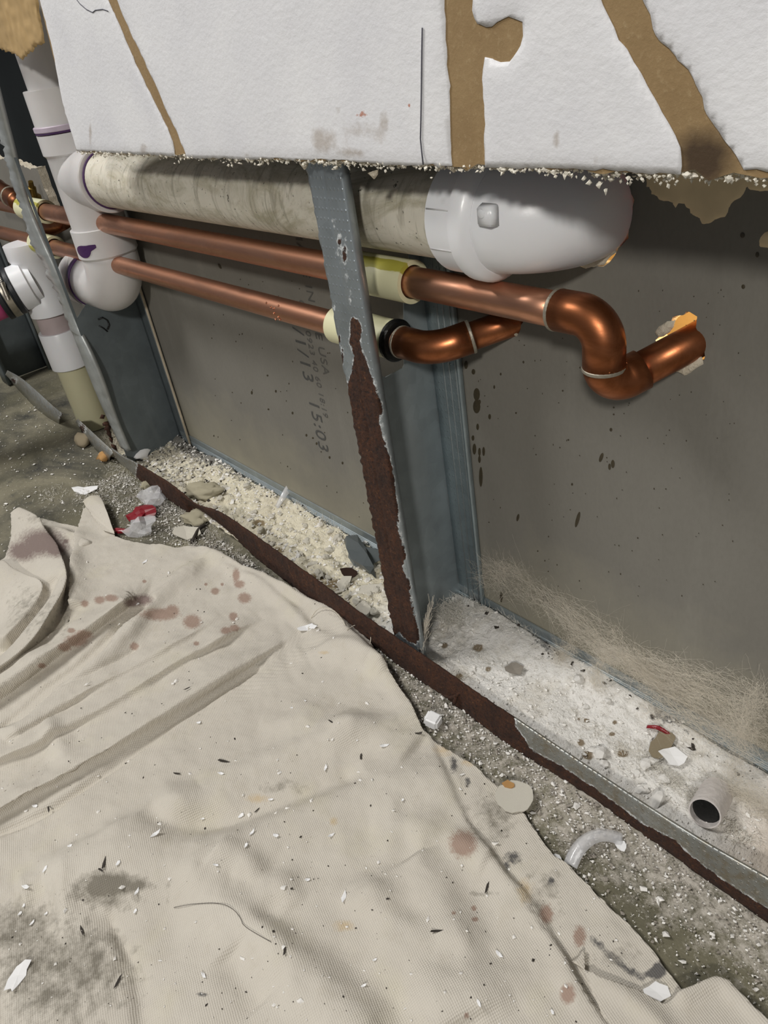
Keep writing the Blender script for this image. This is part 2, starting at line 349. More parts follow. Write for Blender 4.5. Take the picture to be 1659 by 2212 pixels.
bs = t.math('ADD', t.attr('brown'), t.math('MULTIPLY', t.math('SUBTRACT', t.noise(200, 5, .7), .5), .8)); c = t.mix(t.ramp(bs, (.45, 0.), (.7, .85)), c, (.16, .10, .03))
c = t.mix(t.attr('tan'), c, (.55, .44, .33))
M['rubble'] = t.out(c, .95, 0, t.bump(a, .9, .004, t.bump(t.ramp(cr, (.0, 0.), (.12, 1.)), .16, .002)))
M['chip'] = simple('gypsum chip', (.78, .76, .72), .85, 0, .2, 90, .4); M['chip_cream'] = simple('cream chip', (.74, .70, .60), .9, 0, .3, 90, .6)
M['chip_grey'] = simple('grey crumb', (.30, .27, .23), .9, 0, .5, 150, .4); M['chip_dark'] = simple('dark crumb', (.035, .028, .022), .8, 0, .4, 90, .3)
M['flake'] = simple('white paint flake', (.86, .86, .86), .5, 0, .06, 90, .2); M['lint'] = simple('pale lint', (.80, .74, .63), .9, 0, .25, 40)
M['lint_white'] = simple('white fibre', (.80, .77, .70), .9, 0, .15, 40); M['thread'] = simple('canvas thread', (.62, .57, .47), .9)
M['hair'] = simple('dark hair', (.03, .02, .015), .6)
t = NT('clear plastic'); n = t.noise(70, 4); M['plastic'] = t.out(t.mix(n, (.70, .70, .72), (.95, .95, .96)), .14, 0, t.bump(n, .3, .002), Alpha=.42, Specular_IOR_Level=.9)
M['red'] = simple('red print film', (.22, .012, .02), .3, 0, .3, 80); M['foam'] = simple('yellowed foam', (.70, .64, .46), .95, 0, .3, 120, .8)
M['orange'] = simple('orange chunk', (.60, .33, .12), .9, 0, .4, 60, .6); M['stone'] = simple('tan stone chunk', (.40, .33, .22), .95, 0, .3, 90, .7)
M['conduit'] = simple('dusty conduit', (.62, .58, .55), .7, .2, .2, 200, .5); M['glue'] = simple('dried tan residue', (.14, .095, .05), .8, 0, .5, 25, .8)
# ------------------------------------------------------------------ sheets cut from a fine grid
def grid_sheet(poly, step):
    poly = np.asarray(poly, float); lo = poly.min(0) - step; n = np.ceil((poly.max(0) + step - lo) / step).astype(int) + 1
    gx, gy = np.meshgrid(lo[0] + step * np.arange(n[0]), lo[1] + step * np.arange(n[1]), indexing='ij'); P = np.stack([gx.ravel(), gy.ravel()], 1)
    ins = inside(P, poly); I = np.arange(n[0] * n[1]).reshape(n); q = np.stack([I[:-1, :-1], I[1:, :-1], I[1:, 1:], I[:-1, 1:]], -1).reshape(-1, 4)
    q = q[ins[q].any(1)]; used = np.unique(q); out = used[~ins[used]]
    if len(out): P[out] = seg_dist(P[out], poly, True)[3]
    mp = np.full(len(P), -1); mp[used] = np.arange(len(used)); return P[used], mp[q]
def solidify(o, th, off=-1, rim=None):
    md = o.modifiers.new('thickness', 'SOLIDIFY'); md.thickness = th; md.offset = off
    if rim is not None: md.material_offset_rim = rim; md.material_offset = rim
    return o
F, D = .0353, .092
# ------------------------------------------------------------------ floor
gx, gy = np.meshgrid(np.arange(-2.2, 1.1, .009), np.arange(-1.1, .13, .009), indexing='ij'); nx, ny = gx.shape
I = np.arange(nx * ny).reshape(nx, ny); q = np.stack([I[:-1, :-1], I[1:, :-1], I[1:, 1:], I[:-1, 1:]], -1).reshape(-1, 4)
x, y = gx.ravel(), gy.ravel(); uvf = project(np.stack([x, y, 0 * x], 1))
pw = .42 * np.exp(-((y + .02) / .06) ** 2) * np.clip((x + .72) / .2, 0, 1) + .12 * np.exp(-((x - .12) / .12) ** 2) + .06
pw = pw + .16 * np.clip((x - .15) / .1, 0, 1) * np.exp(-((y + .02) / .08) ** 2)
fl = link('floor', mesh_of('floor', np.stack([x, y, fbm(x, y, .05, 3) * .0012], 1), q, {'powder': pw}), M['floor']); tag(fl, kind='structure')
# ------------------------------------------------------------------ back wall: grey paper boards with broken holes
wb = bpy.data.objects.new('wall_back', None); C.objects.link(wb); wb.location = (0, D, 0); tag(wb, kind='structure')
def xz(px): return at_many(px, 'y', D)[:, [0, 2]]
def circ(cx, cz, rx, rz, n, amp, seed):
    r = np.random.default_rng(seed); return np.array([(cx + rx * (1 + amp * r.normal()) * math.cos(a), cz + rz * (1 + amp * r.normal()) * math.sin(a)) for a in np.linspace(0, 2 * math.pi, n, endpoint=False)])
hole_el = circ(.158, .411, .0335, .038, 44, .025, 4)
hole_up = ragged(xz([(1416, 735), (1440, 700), (1462, 682), (1490, 674), (1506, 684), (1507, 715), (1524, 740), (1521, 778), (1484, 800), (1440, 792)]), .003, .0006, 5)
hole_lo = ragged(xz([(1050, 700), (1080, 676), (1116, 680), (1130, 696), (1116, 722), (1090, 728)]), .003, .0005, 6)
def board(outline, holes):
    m = plate_mesh('gypsum_board', [outline] + holes, lambda a, b: (a, D, b), .0127, (0, -1, 0)); m.materials.append(M['board']); m.materials.append(M['gypsum'])
    return link('gypsum_board', m, None, wb, smooth=False)
board([(-.603, .004), (1.0, .004), (1.0, .92), (-.603, .92)], [hole_el, hole_up, hole_lo])
tq = ragged(xz([(180, 494), (152, 482), (122, 472), (108, 438), (92, 398), (80, 362), (62, 364), (22, 347), (-60, 330)]), .006, .0012, 16, False)
board(np.vstack([[(-2.2, .004), (-.607, .004), (-.607, tq[0][1])], tq, [(-2.2, tq[-1][1])]]), [])
def patch(name, px, mat, th, seed, step=.003, amp=.0008, y0=D, par=None):
    o2 = ragged(at_many(px, 'y', y0)[:, [0, 2]], step, amp, seed); P, fc = grid_sheet(o2, .0025)
    yy = y0 - th * (.5 + vnoise(P[:, 0], P[:, 1], .006, seed)); e = seg_dist(P, o2, True)[0]; yy = np.where(e < 1e-5, y0 + .0002, yy)
    return link(name, mesh_of(name, np.stack([P[:, 0], yy, P[:, 1]], 1), fc), mat, par or wb)
patch('torn_paper', [(1372, 330), (1395, 405), (1425, 432), (1452, 440), (1488, 446), (1498, 464), (1514, 470), (1522, 486), (1540, 480), (1556, 470), (1570, 468), (1576, 444), (1592, 428), (1622, 410), (1700, 412), (1760, 330)], M['tan'], .0008, 8, .002, .0012)
patch('torn_paper', [(1636, 525), (1645, 505), (1668, 495), (1700, 520), (1668, 545)], M['tan'], .0006, 9)
patch('broken_edge', [(1318, 384), (1350, 384), (1357, 440), (1353, 495), (1338, 520), (1328, 500), (1340, 440)], M['gypsum'], .002, 10)
patch('broken_edge', [(1218, 560), (1262, 552), (1300, 546), (1334, 515), (1332, 545), (1304, 573), (1262, 579), (1238, 571)], M['gypsum'], .002, 11)
patch('broken_edge', [(1414, 718), (1432, 700), (1462, 686), (1456, 705), (1432, 728), (1420, 728)], M['gypsum'], .002, 12)
patch('broken_edge', [(1440, 792), (1470, 782), (1515, 770), (1521, 786), (1498, 800), (1478, 812), (1460, 800)], M['gypsum'], .0025, 13)
patch('broken_edge', [(1084, 712), (1104, 704), (1122, 712), (1116, 728), (1098, 722)], M['gypsum'], .0025, 14)
def printed(body, x0, z0, size, mat, lean=0.0, sx=1.0):
    cu = bpy.data.curves.new('printed_text', 'FONT'); cu.body = body; cu.size = size; cu.space_character = 1.12
    tmp = bpy.data.objects.new('tmp', cu); C.objects.link(tmp); dg = bpy.context.evaluated_depsgraph_get(); dg.update()
    me = bpy.data.meshes.new_from_object(tmp.evaluated_get(dg)); bpy.data.objects.remove(tmp); me.materials.clear()
    o = link('printed_text', me, mat, wb, smooth=False, local=True); o.matrix_basis = Matrix(((0, sx, 0, x0), (0, 0, -1, -.0004), (-sx, lean, 0, z0), (0, 0, 0, 1))); return o
printed('1/1/13  15:03', -.2118, .2830, .0270, M['print'])
printed('MADE IN THE USA', -.1720, .3720, .0165, M['print_faint'])
printed('0091 0923 40 60 18:19', -.1890, .3000, .0125, M['print_faint'])
# dried drips on the paper
V = []; Fc = []
def drop(u, v, ru, rv, lean=0):
    n = 12; c0 = len(V); q = [(u + ru * math.cos(a) + lean * rv * math.sin(a), v + rv * math.sin(a)) for a in np.linspace(0, 2 * math.pi, n, endpoint=False)]
    V.extend([tuple(at(a, b, 'y', D) - (0, .0002, 0)) for a, b in q]); V.append(tuple(at(u, v, 'y', D) - (0, .0007, 0))); Fc.extend([(c0 + k, c0 + (k + 1) % n, c0 + n) for k in range(n)])
for d in [(1030, 852, 7, 14), (1030, 878, 8, 15), (1036, 868, 3, 5), (1007, 788, 4, 9), (1023, 803, 4, 6), (1032, 922, 3, 7), (1058, 900, 3, 6), (1025, 970, 4, 12), (1036, 976, 3, 9), (1045, 975, 3, 10), (1036, 992, 3, 8), (1039, 1030, 4, 22), (1022, 946, 3, 6), (1299, 988, 4, 10, -.3), (1317, 1008, 3, 7), (1324, 1002, 4, 9), (1320, 928, 3, 4), (1248, 1122, 4, 17, -.25), (1119, 1118, 3, 8, -.2), (1083, 1290, 3, 11), (1176, 1293, 3, 8), (1236, 1046, 2, 3), (1228, 950, 2, 2), (1326, 880, 2, 2), (1326, 895, 2, 2), (1115, 892, 2, 2), (1082, 808, 2, 3), (1068, 836, 2, 4), (1131, 782, 2, 3), (1216, 844, 2, 2), (1604, 508, 5, 6), (1636, 550, 4, 6), (1606, 619, 4, 5), (578, 811, 2, 2), (596, 845, 2, 3), (632, 892, 2, 3), (662, 940, 2, 3), (684, 958, 2, 3), (676, 946, 2, 2), (712, 988, 2, 3), (740, 1000, 2, 3), (544, 848, 2, 4), (580, 884, 2, 2), (475, 575, 3, 6, .5)]: drop(*d)
r = np.random.default_rng(21)
for k in range(120): drop(r.uniform(1000, 1600), r.uniform(620, 1300), r.uniform(.7, 1.5), r.uniform(.8, 2.2))
for k in range(60): drop(r.uniform(420, 800), r.uniform(600, 1120), r.uniform(.6, 1.2), r.uniform(.8, 2))
tag(link('drip_stains', mesh_of('drip_stains', V, Fc), M['drip'], wb), kind='stuff')
# rooms behind
def slab(name, a, b, mat):
    bm = bmesh.new(); bmesh.ops.create_cube(bm, size=1)
    for v in bm.verts: v.co = Vector([a[k] + (b[k] - a[k]) * (v.co[k] + .5) for k in range(3)])
    return tag(link(name, bm_mesh(name, bm), mat, smooth=False), kind='structure')
slab('wall_rear', (-.36, .40, 0), (1.0, .41, .92), M['warm']); slab('wall_light_block', (-.37, .106, 0), (-.36, .41, .92), M['void_shade']); slab('wall_chase', (-2.2, .40, 0), (-.37, .41, .92), M['void_shade']); slab('chase_light_lid', (-2.2, .093, .92), (1.0, .41, .93), M['void_shade'])  # slab behind the board and top slab added only to keep stray light out
# ------------------------------------------------------------------ front drywall sheet, cut off above the pipes
wf = bpy.data.objects.new('wall_front', None); C.objects.link(wf); wf.location = (0, 0, .458); tag(wf, kind='structure')
Y0 = -.013
bot = ragged([(-.3656, .4578), (.72, .4578)], .004, .0011, 31, False); left = ragged([(-.29, .86), (-.3351, .5792), (-.3656, .4578)], .012, .0005, 32, False)
outl = np.vstack([left[:-1], bot, [(.72, .86)]])
P, fc = grid_sheet(outl, .006); uvp = project(np.stack([P[:, 0], 0 * P[:, 0] + Y0, P[:, 1]], 1))
damp = .9 * spots(uvp, [(1520, 345, 90, 90)]) * (uvp[:, 0] > 1440)
o = link('brown_backing', mesh_of('brown_backing', np.stack([P[:, 0], 0 * P[:, 0] + Y0, P[:, 1]], 1), fc, {'damp': damp}), M['brown_paper'], wf, smooth=False); o.data.materials.append(M['gypsum'])
if o.data.polygons[0].normal.y > 0: o.data.flip_normals()
solidify(o, .0125, -1, 1)
paints = [
 [(85, 0), (110, 95), (135, 225), (165, 326), (376, 338), (371, 304), (342, 240), (329, 214), (305, 165), (281, 115), (257, 54), (232, 0), (50, -420), (-20, -420)],
 [(252, 0), (264, 34), (291, 91), (319, 151), (336, 185), (356, 235), (386, 296), (402, 342), (560, 343), (740, 346), (800, 353), (975, 359), (972, 340), (970, 250), (963, 100), (958, 0), (950, -420), (80, -420)],
 [(1020, 0), (1018, 30), (1030, 52), (1042, 54), (1055, 63), (1075, 46), (1104, 28), (1122, 36), (1131, 56), (1127, 92), (1112, 118), (1096, 138), (1062, 127), (1046, 124), (1042, 150), (1045, 250), (1047, 362), (1250, 366), (1468, 378), (1471, 360), (1468, 320), (1440, 262), (1412, 212), (1378, 150), (1330, 82), (1325, 60), (1310, 30), (1295, 0), (1170, -420), (1010, -420)],
 [(1385, 0), (1405, 40), (1424, 90), (1462, 130), (1492, 158), (1504, 190), (1520, 240), (1552, 285), (1588, 335), (1606, 368), (1900, 380), (1880, 0), (1850, -420), (1250, -420)]]
pl = []
for k, px in enumerate(paints):
    pg = ragged(at_many(px, 'y', Y0 - .001)[:, [0, 2]], .0035, .0006 if k < 3 else .0011, 40 + k); P, fc = grid_sheet(pg, .004)
    e = np.clip(seg_dist(P, pg, True)[0] / .004, 0, 1); yy = Y0 - .0006 - .0009 * e - .0008 * (fbm(P[:, 0], P[:, 1], .03, 44) + .2) * e
    V = np.stack([P[:, 0], yy, P[:, 1]], 1); uvp = project(V)
    st = spots(uvp, [(755, 330, 45, 22), (700, 300, 40, 40), (790, 290, 60, 34), (830, 270, 16, 45), (310, 322, 14, 18), (540, 332, 30, 8), (1290, 345, 14, 22), (1200, 300, 14, 30), (730, 240, 12, 12), (195, 290, 5, 40)])
    st = st * .78 - .30 * spots(uvp, [(785, 300, 24, 18)]); rd = spots(uvp, [(782, 246, 18, 14), (885, 228, 6, 8)]) * .78 + .40 * spots(uvp, [(725, 265, 14, 30)])
    o = link('paint_layer', mesh_of('paint_layer', V, fc, {'stain': st, 'red': rd}), M['paint'], wf)
    if sum(p.normal.y for p in o.data.polygons[:50]) > 0: o.data.flip_normals()
    solidify(o, .0009, -1); pl.append(o)
def line_px(pts, y0, r): return tube_mesh('pencil_line', [at(u, v, 'y', y0) for u, v in pts], r, 5)
link('pencil_line', line_px([(912, 60), (911, 110), (910, 200), (909, 260), (908, 300), (911, 330), (914, 356)], Y0 - .0022, .0004), M['pencil'], pl[1])
link('paint_crack', line_px([(166, 0), (172, 8), (186, 20), (200, 27), (206, 22), (222, 20), (233, 24)], Y0 - .002, .00035), M['pencil'], pl[0])
patch('torn_paper', [(-60, -80), (70, -80), (84, 20), (97, 92), (84, 97), (62, 116), (49, 131), (40, 122), (22, 112), (0, 106), (-60, 98)], M['kraft'], .0016, 15, .003, .0009, -.004, wf)
# crumbly gypsum along the cut
def chips_mesh(name, pos, size, seed, flat=.7):
    """many irregular low-poly bits joined into one mesh"""
    r = np.random.default_rng(seed); pos = np.asarray(pos, float); n = len(pos); b = np.array([(1, 0, 0), (-1, 0, 0), (0, 1, 0), (0, -1, 0), (0, 0, 1), (0, 0, -1), (.6, .6, .5), (-.6, -.5, .5)], float)
    fcs = np.array([(0, 2, 6), (2, 4, 6), (4, 0, 6), (2, 1, 4), (1, 3, 7), (3, 4, 7), (4, 1, 7), (3, 0, 4), (2, 0, 5), (1, 2, 5), (3, 1, 5), (0, 3, 5)])
    s = np.broadcast_to(np.asarray(size, float), (n,))[:, None, None] * r.uniform(.55, 1.3, (n, 8, 1)) * np.array([1, 1, flat]) * r.uniform(.6, 1.3, (n, 1, 3))
    v = b[None] * s; a = r.uniform(0, 6.28, n); ca, sa = np.cos(a), np.sin(a)
    R = np.zeros((n, 3, 3)); R[:, 0, 0] = ca; R[:, 0, 1] = -sa; R[:, 1, 0] = sa; R[:, 1, 1] = ca; R[:, 2, 2] = 1
    tl = r.normal(0, .35, n); T = np.zeros((n, 3, 3)); T[:, 0, 0] = 1; T[:, 1, 1] = np.cos(tl); T[:, 1, 2] = -np.sin(tl); T[:, 2, 1] = np.sin(tl); T[:, 2, 2] = np.cos(tl)
    v = np.einsum('nij,nkj->nki', R @ T, v) + pos[:, None]
    return mesh_of(name, v.reshape(-1, 3), (fcs[None] + 8 * np.arange(n)[:, None, None]).reshape(-1, 3))
r = np.random.default_rng(50); n = 2600; xs = r.uniform(-.365, .60, n)
pos = np.stack([xs, r.uniform(-.0135, -.001, n), .4574 - np.abs(r.normal(0, .0018, n)) * (.6 + vnoise(xs, xs * 0, .02, 51))], 1)
tag(link('gypsum_crumbs', chips_mesh('gypsum_crumbs', pos, r.uniform(.0005, .0017, n), 52, 1), M['pale_gypsum'], wf, smooth=False), kind='stuff')
for u, v, s in [(656, 366, .0035), (806, 386, .0036), (978, 372, .004), (575, 352, .003), (322, 335, .004)]:
    p0 = at(u, v - 16, 'y', -.008); p1 = at(u + 2, v, 'y', -.008)
    link('hanging_crumb', tube_mesh('hanging_crumb', [p0, (p0 + p1) / 2 + (.0006, 0, 0), p1], [s, s * .7, s * .15], 7), M['gypsum'], wf, smooth=False)
# ------------------------------------------------------------------ steel studs
def web_mesh(x0, top, holes): m = plate_mesh('web', [[(0.0005, .002), (D - .0005, .002), (D - .0005, top), (.0005, top)]] + holes, lambda a, b: (x0, a, b), .0009, (1, 0, 0)); return m
RUSTY = [(757, 692), (765, 684), (775, 690), (783, 712), (778, 734), (785, 762), (795, 785), (800, 802), (815, 850), (821, 880), (820, 905), (823, 925), (832, 960), (843, 1000), (853, 1040), (852, 1070), (860, 1100), (858, 1130), (866, 1165), (876, 1200), (870, 1225), (884, 1260), (886, 1290), (896, 1340), (907, 1372), (900, 1390), (880, 1385), (862, 1362), (846, 1385), (800, 1200), (770, 960), (740, 830), (742, 812), (752, 830), (760, 806), (766, 770), (756, 740), (756, 712)]
def flange_grid(name, x0, x1, z0, z1, y0, nx, nz, rust, parent, mat, left=None, lip=.007):
    xs = np.linspace(x0, x1, nx); zs = np.linspace(z0, z1, nz); g = np.stack(np.meshgrid(xs, zs, indexing='ij'), -1).reshape(-1, 2)
    V = np.stack([g[:, 0], np.full(len(g), y0), g[:, 1]], 1); uv = project(V); a = np.zeros(len(V))
    if rust: a = rust(uv)
    jag = (vnoise(g[:, 1], g[:, 1] * 0, .004, 77) - .5) * .003 * (np.arange(len(g)) < nz); V[:, 0] += jag
    V[:, 1] += -.0016 * np.clip(a - .4, 0, .6) * vnoise(g[:, 0], g[:, 1], .003, 78) + .0007 * np.exp(-((g[:, 0] - (x0 + x1) / 2) / .0012) ** 2)
    I = np.arange(nx * nz).reshape(nx, nz); q = np.stack([I[:-1, :-1], I[1:, :-1], I[1:, 1:], I[:-1, 1:]], -1).reshape(-1, 4)
    # rounded return lip on the open edge
    last = V.reshape(nx, nz, 3)[-1]; L = [last]; at_l = [a.reshape(nx, nz)[-1]]; sgn = 1 if lip > 0 else -1
    for dx, dy in [(.0008, .0003), (.0013, .0011), (.0014, .003), (.0012, abs(lip))]: L.append(last + np.array([dx, dy * sgn, 0])); at_l.append(at_l[0] * max(0, 1 - dy * 160))
    nL = len(L); base = len(V); LV = np.concatenate(L[1:]); LI = np.vstack([I[-1], base + np.arange((nL - 1) * nz).reshape(nL - 1, nz)])
    q2 = np.stack([LI[:-1, :-1], LI[1:, :-1], LI[1:, 1:], LI[:-1, 1:]], -1).reshape(-1, 4)
    return solidify(link(name, mesh_of(name, np.vstack([V, LV]), np.vstack([q, q2]), {'rust': np.concatenate([a] + at_l[1:])}), mat, parent), .0007, 0)
def rust_center(uv):
    a = poly_mask(uv, RUSTY, 9); b = spots(uv, [(735, 540, 15, 42), (722, 480, 9, 22), (748, 600, 8, 26), (722, 664, 7, 13), (757, 640, 6, 30)]) * .42
    return np.maximum(np.maximum(a, b), spots(uv, [(734, 732, 5, 18), (740, 775, 5, 34), (745, 545, 8, 34), (735, 520, 8, 18)]) * .60)
s1 = thing('metal_stud', 'galvanized steel stud eaten by brown rust in front of the copper pipes', 'stud', (0, 0, 0))
flange_grid('front_flange', 0, F, .004, .62, 0, 26, 460, rust_center, s1, M['steel_rust'])['label'] = 'dimpled front flange with rust creeping up'
kn = [(.0387, .2803), (.0579, .2809), (.0600, .283), (.072, .352), (.080, .365), (.086, .39), (.086, .44), (.080, .452), (.020, .452), (.015, .44), (.015, .385), (.026, .345), (.028, .298), (.035, .283)]
link('web', web_mesh(0, .62, [kn]), M['steel'], s1, smooth=False)
flange_grid('back_flange', .0, F, .004, .62, D - .0012, 6, 60, None, s1, M['steel_dimple'], lip=-.006)
for k, xx in enumerate((.014, .021, .0285)): link('rib', tube_mesh('rib', [(xx, D - .0016, .006), (xx, D - .0016, .6)], .0007, 6), M['steel'], s1)
s2 = thing('metal_stud', 'dull grey steel stud with a torn front edge under the white drain elbow', 'stud', (-.61, 0, 0))
hole2 = ragged(at_many([(-30, 60), (130, 60), (160, 300), (190, 470), (205, 560), (190, 650), (165, 690), (140, 640), (105, 590), (75, 520), (45, 435), (10, 300)], 'x', -.61)[:, [1, 2]], .004, .0006, 61)
hole2[:, 0] = np.clip(hole2[:, 0], .004, .088); hole2[:, 1] = np.clip(hole2[:, 1], .05, .86)
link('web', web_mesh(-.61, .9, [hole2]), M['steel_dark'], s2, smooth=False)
le = smooth_line([(-34, 180), (-12, 255), (8, 330), (30, 410), (50, 470), (74, 540), (98, 582), (134, 660), (180, 781), (217, 872), (262, 968)], 120); ri = smooth_line([(-14, 180), (6, 258), (26, 330), (45, 415), (66, 470), (92, 530), (120, 590), (156, 692), (206, 790), (245, 905), (275, 975)], 120)
r = np.random.default_rng(62); le[:, 0] += r.normal(0, 2.2, 120) * (le[:, 1] < 720); A = at_many(le, 'y', -.0004); B = at_many(ri, 'y', -.0004); mid = (A + B) / 2 + np.stack([r.normal(0, .0005, 120), -.0004 + r.normal(0, .0007, 120), 0 * A[:, 0]], 1)
V = np.vstack([A, mid, B, B + (.0006, .006, 0)]); I = np.arange(480).reshape(4, 120); q = np.stack([I[:-1, :-1], I[1:, :-1], I[1:, 1:], I[:-1, 1:]], -1).reshape(-1, 4)
solidify(link('front_flange', mesh_of('front_flange', V, q), M['steel_edge'], s2), .0008, 0)
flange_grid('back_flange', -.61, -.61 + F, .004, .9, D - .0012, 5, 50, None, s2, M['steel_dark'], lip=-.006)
link('lip_edge', tube_mesh('lip_edge', [(-.61 + F + .001, D - .004, z) for z in np.linspace(.01, .34, 12)], .0022, 8), simple('lit lip cream', (.42, .36, .27), .8, 0, .5, 60), s2)  # cream tube paints in the light caught by the flange lip
bm_pts = [at(u, v, 'x', -.609) for u, v in [(212, 690), (222, 686), (232, 692), (236, 702), (232, 712)]]
link('marker_scrawl', tube_mesh('marker_scrawl', bm_pts, .0011, 6), M['black'], s2); link('marker_scrawl', tube_mesh('marker_scrawl', [at(u, v, 'x', -.609) for u, v in [(214, 704), (222, 708), (232, 716)]], .001, 6), M['black'], s2)
link('rust_corner', chips_mesh('rust_corner', np.array([at(u, v, 'y', .0) for u, v in [(222, 900), (228, 915), (236, 935), (240, 950), (246, 965), (232, 925)]]), .006, 63, 1.4), M['rust'], s2)
s3 = thing('metal_stud', 'dark blue grey steel stud at the far left edge beyond the riser', 'stud', (-1.22, 0, 0))
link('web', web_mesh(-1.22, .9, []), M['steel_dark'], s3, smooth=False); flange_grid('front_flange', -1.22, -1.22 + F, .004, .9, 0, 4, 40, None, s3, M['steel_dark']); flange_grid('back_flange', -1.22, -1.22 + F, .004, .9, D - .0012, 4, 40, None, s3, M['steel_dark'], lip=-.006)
# ------------------------------------------------------------------ floor track
ft = thing('floor_track', 'long steel floor track, its front leg bent and rusted brown', 'track', (0, .045, 0))
top_px = [(240, 968), (262, 985), (290, 998), (319, 1015), (365, 1042), (389, 1061), (416, 1085), (437, 1095), (463, 1100), (488, 1114), (495, 1118), (569, 1170), (650, 1228), (718, 1278), (785, 1329), (853, 1376), (923, 1421), (1004, 1479), (1110, 1551), (1245, 1642), (1486, 1801), (1659, 1899), (1850, 2005)]
bot_px = [(232, 985), (255, 1000), (273, 1010), (300, 1036), (336, 1058), (377, 1087), (408, 1109), (424, 1107), (456, 1112), (475, 1128), (504, 1156), (542, 1194), (596, 1238), (630, 1264), (700, 1322), (819, 1400), (860, 1437), (976, 1514), (1072, 1589), (1149, 1640), (1293, 1728), (1438, 1836), (1655, 1988), (1850, 2120)]
T = at_many(smooth_line(top_px, 200), 'y', -.0085); B = at_many(smooth_line(bot_px, 200), 'z', .0004); n = 900; xs = np.linspace(max(T[0, 0], B[0, 0]), min(T[-1, 0], B[-1, 0]), n)
ip = lambda A, k: np.interp(xs, A[np.argsort(A[:, 0]), 0], A[np.argsort(A[:, 0]), k])
tp = np.stack([xs, ip(T, 1), ip(T, 2)], 1); bt = np.stack([xs, ip(B, 1), ip(B, 2)], 1); m_ = 16; rows = []
for k in range(m_):
    f = k / (m_ - 1); row = bt * (1 - f) + tp * f; row[:, 1] -= .0016 * math.sin(f * math.pi) - .0006 * (vnoise(xs, xs * 0 + f, .012, 80) - .5); rows.append(row)
rows.append(tp + (0, .0015, -.0004)); rows.append(tp + (0, .0022, -.003)); V = np.concatenate(rows); I = np.arange(len(V)).reshape(len(rows), n); q = np.stack([I[:-1, :-1], I[:-1, 1:], I[1:, 1:], I[1:, :-1]], -1).reshape(-1, 4)
RT = [(298, 1000), (330, 1012), (500, 1100), (720, 1270), (1000, 1460), (1108, 1535), (1116, 1570), (1150, 1620), (1215, 1655), (1300, 1712), (1390, 1778), (1460, 1815), (1490, 1845), (1560, 1898), (1660, 1962), (1860, 2090), (1860, 2160), (1600, 2000), (1100, 1680), (800, 1450), (450, 1180), (290, 1060)]
uvt = project(V); a = poly_mask(uvt, RT, 9); V[:, 1] -= .0022 * np.clip(a - .4, 0, .6) * vnoise(V[:, 0], V[:, 2], .004, 81)
solidify(link('front_leg', mesh_of('front_leg', V, q, {'rust': a}), M['track_rust'], ft), .0008, 0)['label'] = 'bent front leg with brown rust'
bm = bmesh.new(); bmesh.ops.create_grid(bm, x_segments=1, y_segments=1, size=1)
for v in bm.verts: v.co = (.14 + v.co.x * .80, .051 + v.co.y * .039, .0009)
link('track_base', bm_mesh('track_base', bm), M['steel_dark'], ft)
bm = bmesh.new(); prof = [(.0004, .0), (0, .030)]
ys = [(D - .0012, .001), (D - .0014, .012), (D - .0022, .0127), (D - .0014, .0134), (D - .0022, .0150), (D - .0014, .0157), (D - .0022, .0173), (D - .0014, .018), (D - .0022, .0196), (D - .0014, .0203), (D - .002, .0300), (D - .0006, .0302)]
rows = [[bm.verts.new((x_, y_, z_)) for y_, z_ in ys] for x_ in (-.603, -.2, 0.0, .4, .94)]
for ra, rb in zip(rows[:-1], rows[1:]):
    for k in range(len(ys) - 1): bm.faces.new((ra[k], rb[k], rb[k + 1], ra[k + 1]))
link('back_leg', bm_mesh('back_leg', bm), M['steel'], ft, smooth=False)
def px_strip(name, top, botm, ytop, mat, par, n=60):
    T = at_many(smooth_line(top, n), 'y', ytop); B = at_many(smooth_line(botm, n), 'z', .001); Mid = (T + B) / 2 - (0, .003, 0)
    V = np.vstack([B, Mid, T]); I = np.arange(3 * n).reshape(3, n); q = np.stack([I[:-1, :-1], I[:-1, 1:], I[1:, 1:], I[1:, :-1]], -1).reshape(-1, 4); u = project(V)
    return solidify(link(name, mesh_of(name, V, q, {'rust': .62 * spots(u, [(138, 900, 16, 14), (178, 925, 12, 20), (30, 822, 14, 10)])}), mat, par), .0008, 0)
ft2 = thing('floor_track', 'short bent grey track leg lying on the dark floor at left', 'track', (-.98, 0, 0))
px_strip('front_leg', [(16, 800), (45, 815), (80, 845), (112, 875), (136, 894)], [(14, 815), (40, 842), (75, 880), (105, 903), (128, 915)], -.006, M['track_rust'], ft2)
px_strip('front_leg', [(168, 905), (190, 925), (220, 952), (246, 976)], [(166, 914), (184, 945), (208, 974), (236, 996)], -.006, M['track_rust'], ft)
# ------------------------------------------------------------------ white and aged drain line (glued: one thing)
dp = thing('drain_line', 'long horizontal plastic drain line with white elbow, stack tee and lower trap elbow', 'drain pipe', (-.54, .05, .413))
YA, ZA, XS = .05, .413, -.54
sharp(link('horizontal_pipe', tube_mesh('horizontal_pipe', [(x_, YA, ZA) for x_ in np.linspace(-.49, .12, 60)], .030, 48), M['pvc_old'], dp))['label'] = 'long grimy cream pipe'
ep = [np.array((.110, YA, ZA))] + fillet((.110, YA, ZA), (.158, YA, ZA), (.158, .13, ZA - .004), .036, 24) + [np.array((.158, .13, ZA - .004))]
el = link('wall_elbow', tube_mesh('wall_elbow', ep, .0335, 48), M['pvc'], dp); el['label'] = 'bright white elbow bending into the wall'
lathe('elbow_hub', (.094, YA, ZA), (1, 0, 0), [(0, .0300), (0, .0350), (.001, .0362), (.022, .0362), (.0225, .0366), (.024, .0395), (.031, .0395), (.034, .0375), (.037, .0335)], M['pvc'], el, 48)
